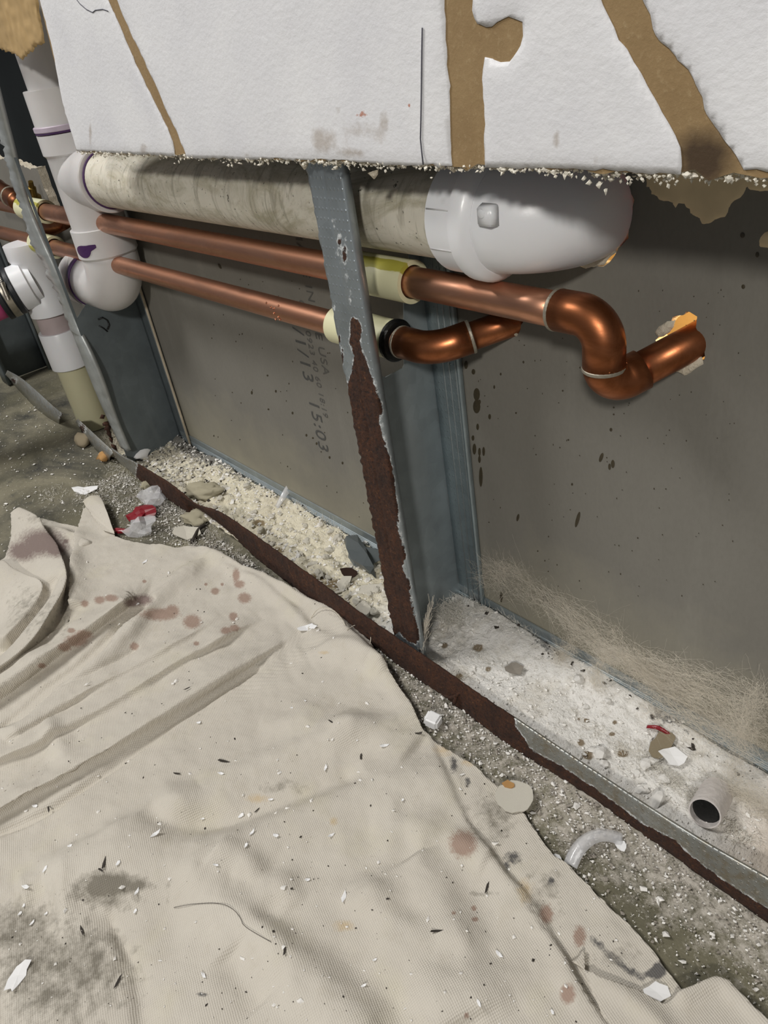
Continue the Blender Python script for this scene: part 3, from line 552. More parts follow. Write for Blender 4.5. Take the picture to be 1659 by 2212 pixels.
bm = bmesh.new(); bmesh.ops.create_cube(bm, size=1); tg = at(1052, 466, 'y', .0185)
for v in bm.verts: v.co = Vector((tg[0] + v.co.x * (.013 if v.co.y > 0 else .010), tg[1] + v.co.y * .007, tg[2] + v.co.z * (.013 if v.co.y > 0 else .010)))
bmesh.ops.bevel(bm, geom=bm.edges[:], offset=.0008, segments=2, affect='EDGES'); link('molded_tab', bm_mesh('molded_tab', bm), M['pvc'], el)
lathe('tab_stud', (tg[0] - .001, tg[1] - .003, tg[2] + .002), (0, -1, 0), [(0, .0026), (.001, .0026), (.0014, .002)], M['pvc'], el, 14)
for dz in (-.013, .012): link('hub_line', tube_mesh('hub_line', [(x_, YA - .0363 * math.cos(dz / .0363), ZA + .0363 * math.sin(dz / .0363)) for x_ in (.096, .115)], .0005, 5), M['pvc_shaded'], el)
tee = lathe('stack_tee', (XS, YA, .345), (0, 0, 1), [(0, .0335), (.116, .0335), (.118, .0345)], M['pvc_shaded'], dp, 40); tee['label'] = 'upright tee fitting joining stack and run'
lathe('tee_hub', (-.535, YA, ZA), (1, 0, 0), [(0, .0335), (.040, .0340), (.046, .0362), (.071, .0362), (.072, .035), (.072, .030)], M['pvc_shaded'], tee, 44)
lathe('tee_hub', (XS, YA, .440), (0, 0, 1), [(0, .0335), (.003, .0362), (.024, .0362), (.0245, .030)], M['pvc_shaded'], tee, 40)
lathe('primer_ring', (-.4625, YA, ZA), (1, 0, 0), ring_prof(0, .0028, .0318, .029), M['purple'], dp, 44)
lathe('primer_ring', (XS, YA, .4648), (0, 0, 1), ring_prof(0, .0022, .0364, .029), M['purple'], dp, 40)
lathe('primer_smear', (XS, YA, .4670), (0, 0, 1), ring_prof(0, .006, .0369, .029), M['purple_soft'], dp, 40)
lathe('stack_coupling', (XS, YA, .4672), (0, 0, 1), [(0, .028), (0, .0345), (.042, .0340), (.0425, .033), (.0425, .028)], M['pvc_shaded'], dp, 40)
lathe('stack_pipe', (XS, YA, .50), (0, 0, 1), [(0, .028), (.42, .028)], M['pvc_shaded'], dp, 40)
lathe('short_pipe', (XS, YA, .315), (0, 0, 1), [(0, .030), (.04, .030)], M['pvc_shaded'], dp, 40)
tr = [np.array((XS, YA, .330))] + fillet((XS, YA, .34), (XS, YA, .2775), (-.70, YA, .274), .040, 22) + [np.array((-.640, YA, .2755))]
te = link('trap_elbow', tube_mesh('trap_elbow', tr, .0348, 44), M['pvc_shaded'], dp); te['label'] = 'lower white elbow turning left through the stud'
lathe('elbow_hub', (XS, YA, .321), (0, 0, 1), [(0, .0348), (.003, .0372), (.0355, .0366), (.036, .0355), (.036, .030)], M['pvc_shaded'], te, 44)
lathe('elbow_hub', (-.634, YA, .2758), (-1, 0, -.02), [(0, .0345), (.003, .037), (.030, .037), (.0305, .030)], M['pvc_shaded'], te, 40)
lathe('primer_ring', (-.624, YA, .2762), (-1, 0, -.02), ring_prof(0, .009, .0364, .03), M['purple'], te, 40)
V = []; Fc = []; n = 24; q0 = .35     # purple primer splash wrapped on the hub
for rr in (0.02, .35, .7, 1.0):
    for k in range(n):
        a = 2 * math.pi * k / n; q_ = q0 + rr * (.36 * math.cos(a) + (.18 if abs(a) < .4 or a > 5.9 else 0)); z_ = .3345 + rr * (.0075 * math.sin(a) + .006 * max(0, math.cos(a)) ** 3)
        V.append((XS + .0376 * math.sin(q_), YA - .0376 * math.cos(q_), z_))
for i in range(3):
    for k in range(n): Fc.append((i * n + k, i * n + (k + 1) % n, (i + 1) * n + (k + 1) % n, (i + 1) * n + k))
link('primer_splash', mesh_of('primer_splash', V, Fc), M['purple'], te)
# ------------------------------------------------------------------ riser at the left with rubber coupling
XR, YR = -.826, .034
rs = thing('drain_riser', 'short plastic riser pipe with white tee standing on the floor at left', 'drain pipe', (XR, YR, 0))
lathe('standpipe', (XR, YR, .001), (0, 0, 1), [(0, .0262), (.135, .0262)], M['pvc_cream'], rs, 36)['label'] = 'cream coloured lower pipe'
lathe('coupling', (XR, YR, .113), (0, 0, 1), [(0, .026), (0, .0305), (.001, .0315), (.060, .0315), (.0615, .0305), (.0615, .026)], M['pvc'], rs, 40)
lathe('short_pipe', (XR, YR, .170), (0, 0, 1), [(0, .0262), (.045, .0262)], simple('primer tinted pvc', (.46, .38, .38), .5, 0, .2, 40), rs, 36)
rt = lathe('tee', (XR, YR, .203), (0, 0, 1), [(0, .026), (0, .0315), (.020, .0315), (.024, .0292), (.085, .0292), (.089, .0315), (.110, .0315), (.110, .026)], M['pvc'], rs, 40)
OD = np.array((-.30, -1, -.16)); OD /= np.linalg.norm(OD); O0 = np.array((XR + .012, YR, .258))
lathe('outlet_hub', O0, OD, [(.008, .0290), (.016, .0290), (.018, .0340), (.038, .0340), (.039, .033), (.039, .027)], M['pvc'], rt, 40)
rc = thing('rubber_coupling', 'black rubber pipe coupling clamped on the left tee', 'coupling', tuple(O0 + OD * .06))
lathe('sleeve', O0, OD, [(t_ - .0145, r_) for t_, r_ in [(.0535, .028), (.0535, .0355), (.0545, .0368), (.060, .0368), (.061, .0355), (.074, .0355), (.075, .0368), (.081, .0368), (.082, .0355), (.082, .034)]], M['rubber'], rc, 40)
cl = lathe('hose_clamp', O0, OD, ring_prof(.0480, .0583, .0369, .034, .0004), M['clamp'], rc, 40)
sd = np.cross(OD, (0, 0, 1)); sd /= np.linalg.norm(sd)
sc0 = O0 + OD * .0531
up2 = np.array((0, 0, 1.0)); fr = np.cross(up2, OD); fr /= np.linalg.norm(fr)
side = fr if fr[0] > 0 else -fr
ax0 = sc0 + side * .034 + up2 * .016
lathe('clamp_screw', ax0 + up2 * .008, -up2 + side * .25, [(0, .002), (.0, .0044), (.006, .0044), (.006, .0036), (.020, .0036), (.020, .0028), (.026, .0028)], M['clamp'], cl, 14)
for k in range(9):
    a = .55 + k * .075; c0 = sc0 + .0370 * (math.cos(a) * side + math.sin(a) * up2)
    link('band_slot', tube_mesh('band_slot', [c0 - OD * .0035, c0 + OD * .0035], .0006, 5), M['rubber'], cl)
pp = thing('branch_pipe', 'pink and tan branch pipe entering the black rubber coupling', 'drain pipe', tuple(O0 + OD * .085))
pts = [O0 + OD * s for s in np.linspace(.0677, .30, 30)]; ms = tube_mesh('branch_pipe', pts, .0320, 36, True, None)
st = np.repeat((np.linspace(.0677, .30, 30) < .084).astype(float), 36); a_ = ms.attributes.new('stain', 'FLOAT', 'POINT'); a_.data.foreach_set('value', st.astype(np.float32)); link('pipe_barrel', ms, M['pink'], pp)
# ------------------------------------------------------------------ copper pipes
RC = .0111
def bead(p, d, r, par, name='solder_ring', w=.0028): return lathe(name, np.asarray(p) - np.asarray(d) / np.linalg.norm(d) * w / 2, d, ring_prof(0, w, r, r - .003, .0006), M['solder'], par, 28)
cu1 = thing('copper_pipe', 'upper copper water pipe stepping down and bending into the wall', 'pipe', (.0, .046, .362))
ZU = .362; E1 = np.array((.205, .046, ZU)); E2 = np.array((.205, .046, .3165)); W1 = np.array((.2315, .092, .3335)); W2 = W1 + (W1 - E2) * .5
link('pipe_run', tube_mesh('pipe_run', [(x_, .046, ZU) for x_ in np.linspace(-1.0, .178, 40)], RC, 28), M['copper'], cu1)
e1 = [np.array((.1715, .046, ZU))] + fillet((.17, .046, ZU), E1, E2, .0175, 16) + [np.array((.205, .046, .331))]
link('elbow', tube_mesh('elbow', e1, .0129, 30), M['copper_hot'], cu1)
d2 = (W1 - E2) / np.linalg.norm(W1 - E2); e2 = [np.array((.205, .046, .3315))] + fillet(E1, E2, W1, .0125, 16) + [E2 + d2 * .026]
link('elbow', tube_mesh('elbow', e2, .0129, 30), M['copper_hot'], cu1)
link('wall_stub', tube_mesh('wall_stub', [E2 + d2 * .018, W1, W2], RC, 28), M['copper_hot'], cu1)
bead((.1712, .046, ZU), (1, 0, 0), .01325, cu1); bead((.205, .046, .3312), (0, 0, 1), .0133, cu1)
cu2 = thing('copper_pipe', 'lower copper water pipe with one elbow turning back into the wall', 'pipe', (0, .046, .312))
ZL = .3115; G1 = np.array((.052, .046, ZL)); G2 = np.array((.0870, .092, .3222)); dg = (G2 - G1) / np.linalg.norm(G2 - G1); G3 = G2 + dg * .03
link('pipe_run', tube_mesh('pipe_run', [(x_, .046, ZL) for x_ in np.linspace(-1.0, .026, 40)], .0106, 28), M['copper'], cu2)
e3 = [np.array((.0190, .046, ZL))] + fillet((.0, .046, ZL), G1, G2, .034, 18) + [G1 + dg * .030]
link('elbow', tube_mesh('elbow', e3, .0126, 30), M['copper_hot'], cu2)
link('wall_stub', tube_mesh('wall_stub', [G1 + dg * .022, G2, G3], .0107, 28), M['copper_hot'], cu2)
bead((.0185, .046, ZL), (1, 0, 0), .0129, cu2); bead(G1 + dg * .0305, dg, .0129, cu2)
r = np.random.default_rng(90)                                                    # solder drops on the lower run
for k in range(8): link('water_bead', tube_mesh('water_bead', [np.array((x_ := r.uniform(-.165, -.13), .046 - .0106 * math.cos(b_ := r.uniform(-.7, 1.0)), ZL + .0106 * math.sin(b_))), np.array((x_ + .001, .046 - .0116 * math.cos(b_), ZL + .0116 * math.sin(b_) - .0006))], [.0011, .0004], 7), M['copper'], cu2)
def sleeve(x0, x1, z, label, smear, yy=.046, ro=.0157, caulk=False):
    th = thing('pipe_sleeve', label, 'sleeve', ((x0 + x1) / 2, yy, z), 'cream sleeves on the copper pipes'); n = 14; prof = [(0, .0122)] + [(t_, ro) for t_ in np.linspace(0, x1 - x0, n)] + [(x1 - x0, .0122), (x1 - x0 - .012, .0118)]
    o = lathe('sleeve_tube', (x0, yy, z), (1, 0, 0), prof, M['sleeve'], th, 40, False); co = np.array([v.co[:] for v in o.data.vertices]); a = np.zeros(len(co))
    for ang, wid, amp in smear:
        th_ = np.arctan2(co[:, 2] - z, yy - co[:, 1]); a = np.maximum(a, amp * np.clip(1.2 - np.abs(th_ - ang) / wid * .7, 0, 1))
    at_ = o.data.attributes.new('stain', 'FLOAT', 'POINT'); at_.data.foreach_set('value', a.astype(np.float32))
    if caulk: lathe('caulk', (x1 - .003, yy, z), (1, 0, 0), [(0, .0108), (0, .0168), (.0030, .0170), (.0052, .0155), (.0052, .0108)], M['black'], th, 26, False)['label'] = 'ragged black caulk'
    return th
sleeve(-.030, .0405, ZU, 'cream plastic sleeve streaked yellow green on the upper pipe right of the rusty stud', [(1.05, .35, .85)])
sleeve(-.064, .0125, ZL, 'cream plastic sleeve stuffed with black caulk passing behind the rusty stud', [], caulk=True)
sleeve(-.800, -.708, ZU, 'cream and yellow sleeve on the upper pipe at the left stud', [(.9, .5, .6)])
sleeve(-.800, -.727, ZL, 'cream and olive sleeve on the lower pipe at the left stud', [(-.2, .35, .7)])
# dark fittings beyond the left stud
cf = thing('copper_fitting', 'dark copper elbow fitting at the left end of the upper pipe', 'fitting', tuple(at(18, 422, 'y', .046)))
q = [at(-40, 400, 'y', .046), at(-5, 408, 'y', .046), at(22, 424, 'y', .046), at(40, 436, 'y', .046)]
link('fitting_body', tube_mesh('fitting_body', smooth_line(q, 20), np.interp(np.linspace(0, 1, 20), [0, .5, .55, 1], [.016, .016, .0135, .0135]), 26), M['copper_dark'], cf)
bead(at(24, 426, 'y', .046), (1, 0, -.05), .0150, cf, 'solder_ring', .004)
bv = thing('bleed_valve', 'small dull brass drain valve above the left upper pipe', 'valve', tuple(at(75, 440, 'y', .075)))
b0 = at(78, 450, 'y', .075); b1 = at(66, 392, 'y', .075); dv = b1 - b0; L = np.linalg.norm(dv)
lathe('valve_body', b0, dv, [(0, .011), (L * .45, .011), (L * .5, .006), (L * .78, .006), (L * .8, .004), (L, .0035)], M['brass'], bv, 12)
dk = thing('copper_fitting', 'dark copper stub passing between the two left sleeves', 'fitting', tuple(at(105, 490, 'y', .06)))
link('stub', tube_mesh('stub', [at(78, 512, 'y', .07), at(104, 494, 'y', .07), at(138, 478, 'y', .07)], [.012, .0125, .011], 22), M['copper_dark'], dk)
# ------------------------------------------------------------------ gypsum rubble between the track legs
def heights_rubble(x, y):
    r = np.random.default_rng(101); b = .006 + .004 * vnoise(x, y, .05, 102) + .010 * np.clip((y - .05) / .04, 0, 1) * vnoise(x, y, .06, 107)
    b = b + .012 * np.exp(-((x - .045) / .05) ** 2 - ((y - .075) / .03) ** 2) + .006 * np.exp(-((x - .16) / .10) ** 2) + .004 * np.exp(-((x - .36) / .09) ** 2)
    P = np.stack([x, y], 1); h = np.zeros(len(x))
    for n, rad, amp in ((500, .009, .0042), (1800, .004, .002)):
        cx = r.uniform(-.72, .66, n); cy = r.uniform(-.006, .094, n); rr = rad * r.uniform(.5, 1.3, n)
        for a_, b_, r_ in zip(cx, cy, rr):
            i0, i1 = np.searchsorted(XS_, [a_ - r_ * 1.1, a_ + r_ * 1.1]); sl = slice(i0 * NY, i1 * NY)
            d = np.maximum(np.abs(x[sl] - a_), np.hypot(x[sl] - a_, (y[sl] - b_) * 1.3) * .9) / r_; h[sl] = np.maximum(h[sl], amp * np.sqrt(np.clip(1 - d * d, 0, 1)) * r_ / rad)
    w = .30 + .70 * np.clip((.02 - x) / .1, 0, 1)
    return b + h * w + fbm(x, y, .004, 110) * .0012
XS_ = np.arange(-.70, .62, .0016); YS_ = np.arange(-.0015, .0905, .0016); NY = len(YS_); gx, gy = np.meshgrid(XS_, YS_, indexing='ij'); x, y = gx.ravel(), gy.ravel()
z = heights_rubble(x, y); z = np.where(y < .001, np.minimum(z, .010 + .0 * z), z); z = z * np.clip((x + .70) / .06, 0, 1) * np.clip((.0915 - y) / .004, .3, 1)
RUB = (XS_, YS_, z.reshape(gx.shape)); V = np.stack([x, y, z], 1); I = np.arange(len(x)).reshape(gx.shape); q = np.stack([I[:-1, :-1], I[1:, :-1], I[1:, 1:], I[:-1, 1:]], -1).reshape(-1, 4); uv = project(V)
cream = np.clip((-.02 - x) / .06, 0, 1) * .8; grey = np.clip((-.36 - x) / .14, 0, 1) * .52 + .34 * np.exp(-((y - .084) / .012) ** 2) + .30 * spots(uv, [(800, 1300, 40, 60), (1180, 1400, 40, 40), (1420, 1560, 60, 40)])
bs = spots(uv, [(1267, 1556, 7, 6), (1328, 1561, 6, 6), (1322, 1586, 8, 6), (1255, 1604, 9, 9), (1346, 1628, 14, 9), (1270, 1632, 14, 11), (992, 1462, 10, 9), (1032, 1400, 14, 10), (1055, 1445, 7, 7), (1250, 1553, 4, 4), (1405, 1650, 10, 6), (960, 1395, 9, 8), (600, 1190, 14, 10), (690, 1245, 20, 12), (730, 1262, 40, 12), (560, 1130, 16, 8)]) * .95
tn = np.clip((x - .31) / .06, 0, 1) * .8
tag(link('rubble_bed', mesh_of('rubble_bed', V, q, {'cream': cream, 'grey': grey, 'brown': bs, 'tan': tn}), M['rubble'], ft), kind='stuff')
def rz(x_, y_):
    i = int(np.clip((x_ - XS_[0]) / .0016, 0, len(XS_) - 1)); j = int(np.clip((y_ - YS_[0]) / .0016, 0, NY - 1)); return float(RUB[2][i, j])
r = np.random.default_rng(120); n = 5200; px_ = r.uniform(-.66, .55, n); py_ = r.uniform(.0, .089, n)
tag(link('loose_crumbs', chips_mesh('loose_crumbs', [(a, b, rz(a, b) + .0006) for a, b in zip(px_, py_)], np.minimum(r.exponential(.0006, n) + .0003, .0030) * np.where(px_ < 0, 1.35, .8), 121), M['chip'], ft, smooth=False), kind='stuff')
n = 240; px_ = np.r_[r.uniform(-.66, -.40, n), r.uniform(-.66, .55, 200)]; py_ = np.r_[r.uniform(.0, .089, n), r.uniform(.07, .089, 200)]
tag(link('dark_crumbs', chips_mesh('dark_crumbs', [(a, b, rz(a, b) + .0006) for a, b in zip(px_, py_)], np.minimum(r.exponential(.0009, n + 200) + .0004, .003), 122), M['chip_dark'], ft, smooth=False), kind='stuff')
# ------------------------------------------------------------------ canvas drop cloth
def gp(px, z=.006): return at_many(px, 'z', z)[:, :2]
def pxm(u, v): return float(np.linalg.norm(at(u, v, 'z', .006) - CAM)) / FPX * 1.15     # metres per pixel on the cloth
RIDGES = [  # picture path (upper right to lower left), left width, right width, height
 ([(318, 1286), (291, 1290), (228, 1334), (165, 1377), (101, 1421), (38, 1466), (-60, 1530)], 13, 42, .021),
 ([(470, 1196), (425, 1214), (375, 1250), (327, 1294), (290, 1345), (240, 1400), (180, 1450), (100, 1505), (0, 1590)], 32, 8, .011),
 ([(560, 1330), (460, 1386), (380, 1430), (280, 1490), (160, 1560), (60, 1612), (-60, 1660)], 13, 34, .009),
 ([(640, 1362), (560, 1414), (467, 1469), (363, 1536), (259, 1598), (156, 1661), (52, 1718), (-80, 1790)], 13, 42, .0125),
 ([(480, 1330), (400, 1378), (330, 1416), (240, 1466), (150, 1512), (60, 1568), (-60, 1636)], 12, 20, .006),
 ([(1000, 1690), (880, 1700), (760, 1715), (620, 1775), (480, 1850), (330, 1880), (120, 1960)], 50, 60, .010),
 ([(860, 1560), (700, 1600), (540, 1660), (420, 1730), (300, 1830), (100, 1930)], 40, 40, .009),
 ([(400, 1880), (477, 1947), (597, 2034), (678, 2115), (770, 2212), (820, 2300)], 34, 46, .011),
 ([(760, 1900), (860, 2000), (930, 2100), (980, 2230)], 50, 50, .009),
 ([(160, 1950), (233, 1980), (275, 2050), (300, 2142), (310, 2250)], -22, 14, -.004),
 ([(404, 1184), (450, 1192), (520, 1224), (620, 1277), (720, 1338), (790, 1404), (838, 1460)], 8, 18, .011),
 ([(520, 1240), (600, 1290), (660, 1345), (720, 1390), (800, 1440)], 14, 22, .007),
 ([(640, 1420), (740, 1400), (820, 1440), (900, 1560)], 20, 30, .006),
 ([(1000, 1760), (1100, 1905), (1195, 2035), (1290, 2190), (1340, 2270)], 8, 30, .005),
 ([(166, 1140), (160, 1215), (155, 1320)], 22, 6, .011),
 ([(560, 1560), (760, 1560), (900, 1620)], 36, 40, .006),
 ([(430, 1700), (300, 1780), (180, 1850), (40, 1930)], 30, 30, .007), ([(1080, 2212), (1010, 2080), (960, 1960), (900, 1850)], 40, 40, .007), ([(640, 1960), (560, 1880), (480, 1840)], 30, 30, .006), ([(800, 1800), (930, 1790), (1060, 1860)], 36, 36, .005), ([(170, 1640), (120, 1600), (96, 1560)], 16, 18, .005)]
CREASE = [  # narrow valleys
 ([(321, 1296), (253, 1360), (215, 1397), (162, 1447), (101, 1486), (61, 1527), (0, 1576)], 9, .014),
 ([(300, 1400), (235, 1438), (177, 1466), (132, 1480), (76, 1515)], 6, .003),
 ([(560, 1440), (467, 1497), (363, 1564), (290, 1620), (207, 1682), (104, 1755), (0, 1797), (-60, 1830)], 7, .010),
 ([(480, 1214), (580, 1260), (640, 1316), (700, 1374)], 8, .003),
 ([(310, 1762), (434, 1792), (597, 1742), (787, 1667)], 24, .007),
 ([(940, 1605), (1004, 1752), (1053, 1828), (1149, 1953), (1235, 2078), (1322, 2204)], 7, .0022),
 ([(640, 1480), (610, 1400), (600, 1340)], 9, .0012), ([(680, 1450), (650, 1390)], 6, .001),
 ([(488, 2060), (520, 2110), (560, 2180)], 30, .004), ([(230, 1970), (262, 2040), (286, 2080)], 5, .002)]
R3 = [(smooth_line(gp(p_), 40), abs(a) * pxm(*p_[len(p_) // 2]), b * pxm(*p_[len(p_) // 2]), h) for p_, a, b, h in RIDGES]
C3 = [(smooth_line(gp(p_), 40), a * pxm(*p_[len(p_) // 2]), h) for p_, a, h in CREASE]
HEM = smooth_line(gp([(868, 1490), (932, 1602), (1004, 1752), (1053, 1828), (1149, 1953), (1235, 2078), (1322, 2204), (1400, 2330)]), 50)
def wob(P, t, h): return 1 + .5 * (vnoise(t * 6 + h * 900, 0 * t, 1.0, 240) - .5)
def taper(run, lo=.05, hi=.03): return np.clip(run / lo, 0, 1) ** .7 * np.clip((1 - run) / hi, 0, 1) ** .7
def cloth_h(P):
    x, y = P[:, 0], P[:, 1]; z = .0040 + .0075 * (fbm(x, y, .075, 201) + .3) + .0030 * fbm(x, y, .022, 205)
    for ln, wl, wr, h in R3:
        d, s, t, _ = seg_dist(P, ln); w = np.where(s > 0, wl, wr) * wob(P, t + .3, h); z = z + h * wob(P, t, h) * np.exp(-(np.abs(d + .012 * s * fbm(x, y, .045, 250)) / w) ** 2) * taper(t, .16)
    for ln, w, h in C3:
        d, s, t, _ = seg_dist(P, ln); z = z - h * np.exp(-(d / w) ** 2) * taper(t, .08, .08)
    d, s, t, _ = seg_dist(P, HEM); z = z - .0016 * np.clip(s * d / .004, 0, 1)
    # gathered puckers beside the seam
    d, s, t, _ = seg_dist(P, smooth_line(gp([(760, 1330), (640, 1400), (540, 1460), (480, 1500)]), 20)); z = z + .0006 * np.sin(t * 140 + 9 * d / .01) * np.exp(-((d - .012) / .012) ** 2) * taper(t, .1, .1)
    return np.maximum(z, .0012)
MAIN = [(218, 1085), (200, 1090), (181, 1103), (173, 1131), (167, 1154), (161, 1217), (156, 1313), (150, 1348), (60, 1400), (-60, 1470), (-260, 1700), (-340, 2100), (-200, 2600), (700, 2760), (1500, 2500), (1400, 2240), (1440, 2172), (1476, 2147), (1452, 2111), (1414, 2058), (1366, 2005), (1317, 1962), (1269, 1913), (1226, 1870), (1197, 1854), (1130, 1758), (1077, 1700), (1019, 1655), (960, 1618), (913, 1580), (889, 1527), (860, 1488), (829, 1440), (805, 1400), (785, 1370), (751, 1336), (718, 1305), (667, 1274), (620, 1268), (557, 1242), (509, 1217), (473, 1199), (437, 1184), (408, 1181), (380, 1186), (354, 1181), (291, 1171), (250, 1161), (236, 1120)]
def band(u, pts, w):
    d = seg_dist(u, np.array(pts, float))[0]; return np.clip(1.2 - .7 * d / w, 0, 1)
def lean(P, rolls):
    s_ = np.zeros((len(P), 2))
    for ln, wl, wr, h in rolls:
        d, s, t, near = seg_dist(P, ln); w = np.where(s > 0, wl, wr); T = np.gradient(ln, axis=0); k = np.clip((t * (len(ln) - 1)).astype(int), 0, len(ln) - 1); N = np.stack([-T[k, 1], T[k, 0]], 1); N /= np.linalg.norm(N, axis=1)[:, None] + 1e-9
        w = w * wob(P, t + .3, h); s_ += N * (.95 * h * wob(P, t, h) * np.exp(-(d / w) ** 2) * taper(t, .16))[:, None]
    return s_
def cloth_sheet(name, px, seed, hf, par=None, step=.0019, amp=.0004, sten=True):
    pg = ragged(gp(px, .004), .004, amp, seed); P, fc = grid_sheet(pg, step); z = hf(P); V = np.stack([P[:, 0], P[:, 1], z], 1); V[:, :2] += lean(P, R3[:5] if hf is cloth_h else (U3 if hf is under_h else [])); u = project(V)
    A = {'brown': spots(u, [(1000, 1823, 31, 31), (1180, 1975, 15, 22), (1226, 2147, 17, 24), (1252, 2022, 14, 24), (517, 1262, 12, 9), (528, 1292, 15, 12), (465, 1277, 10, 8), (510, 1243, 8, 16), (415, 1343, 20, 16), (504, 1332, 10, 10), (488, 1362, 12, 8), (506, 1357, 12, 8), (345, 1327, 42, 14), (372, 1320, 16, 14), (183, 1304, 9, 8), (215, 1296, 12, 9), (240, 1292, 16, 8), (165, 1384, 26, 14), (140, 1398, 16, 10), (180, 1372, 20, 12), (90, 1438, 10, 6), (290, 1396, 10, 9), (424, 1390, 7, 5), (154, 1362, 9, 6), (1024, 1962, 6, 7), (1026, 1986, 8, 6), (980, 1972, 5, 6), (690, 1258, 6, 5), (445, 1262, 4, 4), (480, 1262, 4, 4), (312, 1256, 5, 4), (1008, 2195, 6, 10)]),
         'maroon': spots(u, [(90, 1172, 55, 32), (50, 1190, 36, 24), (120, 1185, 30, 20), (308, 1296, 24, 13), (285, 1303, 20, 10), (142, 1169, 8, 7)]),
         'dirt': .85 * spots(u, [(120, 2100, 190, 150), (40, 2010, 110, 80), (200, 2080, 80, 110), (220, 1930, 90, 50)]) + .62 * spots(u, [(365, 1912, 10, 24), (363, 1945, 7, 16), (250, 1905, 60, 20), (300, 1912, 40, 12), (70, 1320, 90, 80), (90, 1120, 60, 16), (140, 1320, 16, 90), (1040, 1930, 60, 8), (1180, 1940, 60, 120), (1080, 1760, 60, 60), (600, 1700, 60, 20), (1340, 2060, 70, 40)]) + .3 * spots(u, [(900, 1700, 200, 120), (1000, 1640, 80, 60)]),
         'black': spots(u, [(1108, 1853, 22, 16), (1096, 1870, 8, 16), (1425, 2092, 18, 20), (436, 2148, 16, 6), (1190, 1905, 10, 12), (980, 1652, 10, 22), (1010, 1690, 8, 14)]) * .9 + .75 * band(u, [(1280, 2026), (1310, 2056), (1345, 2086), (1385, 2112), (1420, 2100)], 11),
         'ochre': spots(u, [(1134, 1925, 22, 34), (722, 1775, 12, 14), (742, 2000, 30, 16), (555, 1725, 30, 12), (700, 1410, 16, 5), (960, 1620, 30, 16), (1012, 1646, 20, 12)]) * .8}
    o = link(name, mesh_of(name, V, fc, A), M['canvas'], par); return solidify(o, .0009, -1)
dc = cloth_sheet('drop_cloth', MAIN, 210, cloth_h); tag(dc, 'large stained cream canvas drop cloth bunched in folds on the floor', 'drop cloth')
if sum(p.normal.z for p in list(dc.data.polygons)[:80]) < 0: dc.data.flip_normals()
UR = [([(30, 1120), (60, 1165), (88, 1230), (106, 1300), (84, 1368), (30, 1428), (-60, 1480)], 14, 30, .026), ([(-40, 1236), (20, 1262), (54, 1300), (40, 1350), (-10, 1400)], 14, 30, .018), ([(80, 1150), (130, 1160), (178, 1190)], 20, 24, .010), ([(150, 1260), (146, 1330), (110, 1400), (30, 1460)], 10, 10, .006)]
U3 = [(smooth_line(gp(p_), 40), a * pxm(*p_[2]), b * pxm(*p_[2]), h) for p_, a, b, h in UR]
def under_h(P):
    z = .0018 + .002 * (fbm(P[:, 0], P[:, 1], .05, 221) + .3)
    for ln, wl, wr, h in U3:
        d, s, t, _ = seg_dist(P, ln); w = np.where(s > 0, wl, wr); z = z + h * np.exp(-(d / w) ** 2.6) * taper(t)
    d, s, t, _ = seg_dist(P, smooth_line(gp([(78, 1292), (66, 1330), (30, 1385), (-20, 1420)]), 20)); z = z - .009 * np.exp(-(d / .006) ** 2)
    return np.maximum(z, .001)
o = cloth_sheet('folded_corner', [(-140, 1250), (-60, 1236), (4, 1206), (10, 1180), (22, 1140), (32, 1111), (60, 1110), (120, 1125), (172, 1137), (230, 1180), (260, 1290), (180, 1380), (60, 1470), (-80, 1560), (-220, 1560)], 211, under_h, dc); o['label'] = 'lower folded corner with a maroon stain'
def curl_h(P):
    a = gp([(188, 1104), (262, 1168)]); d, s, t, _ = seg_dist(P, a); return .0065 + .011 * np.sqrt(np.clip(s * d / .02, 0, 1)) * np.clip(1.4 - s * d / .035, 0, 1) + .003
cloth_sheet('curled_tip', [(186, 1100), (204, 1088), (220, 1086), (228, 1096), (240, 1128), (250, 1160), (226, 1152)], 212, curl_h, dc, .0012, .0001)
def flap_h(P):
    z = .006 + .0026 * (fbm(P[:, 0], P[:, 1], .04, 230) + .4); d, s, t, _ = seg_dist(P, smooth_line(gp([(1476, 2150), (1544, 2121), (1573, 2131), (1700, 2260)]), 30)); z = z + .004 * np.exp(-(d / .006) ** 2)
    d, s, t, _ = seg_dist(P, smooth_line(gp([(1290, 2110), (1390, 2180), (1440, 2240)]), 20)); return z + .004 * np.exp(-(d / .007) ** 2)
o = cloth_sheet('folded_corner', [(1264, 2050), (1250, 2074), (1236, 2082), (1290, 2118), (1380, 2146), (1436, 2176), (1476, 2147), (1544, 2118), (1573, 2128), (1612, 2168), (1660, 2216), (1760, 2330), (1500, 2520), (1380, 2380), (1310, 2215), (1262, 2110)], 213, flap_h, dc); o['label'] = 'turned over corner at the near edge'
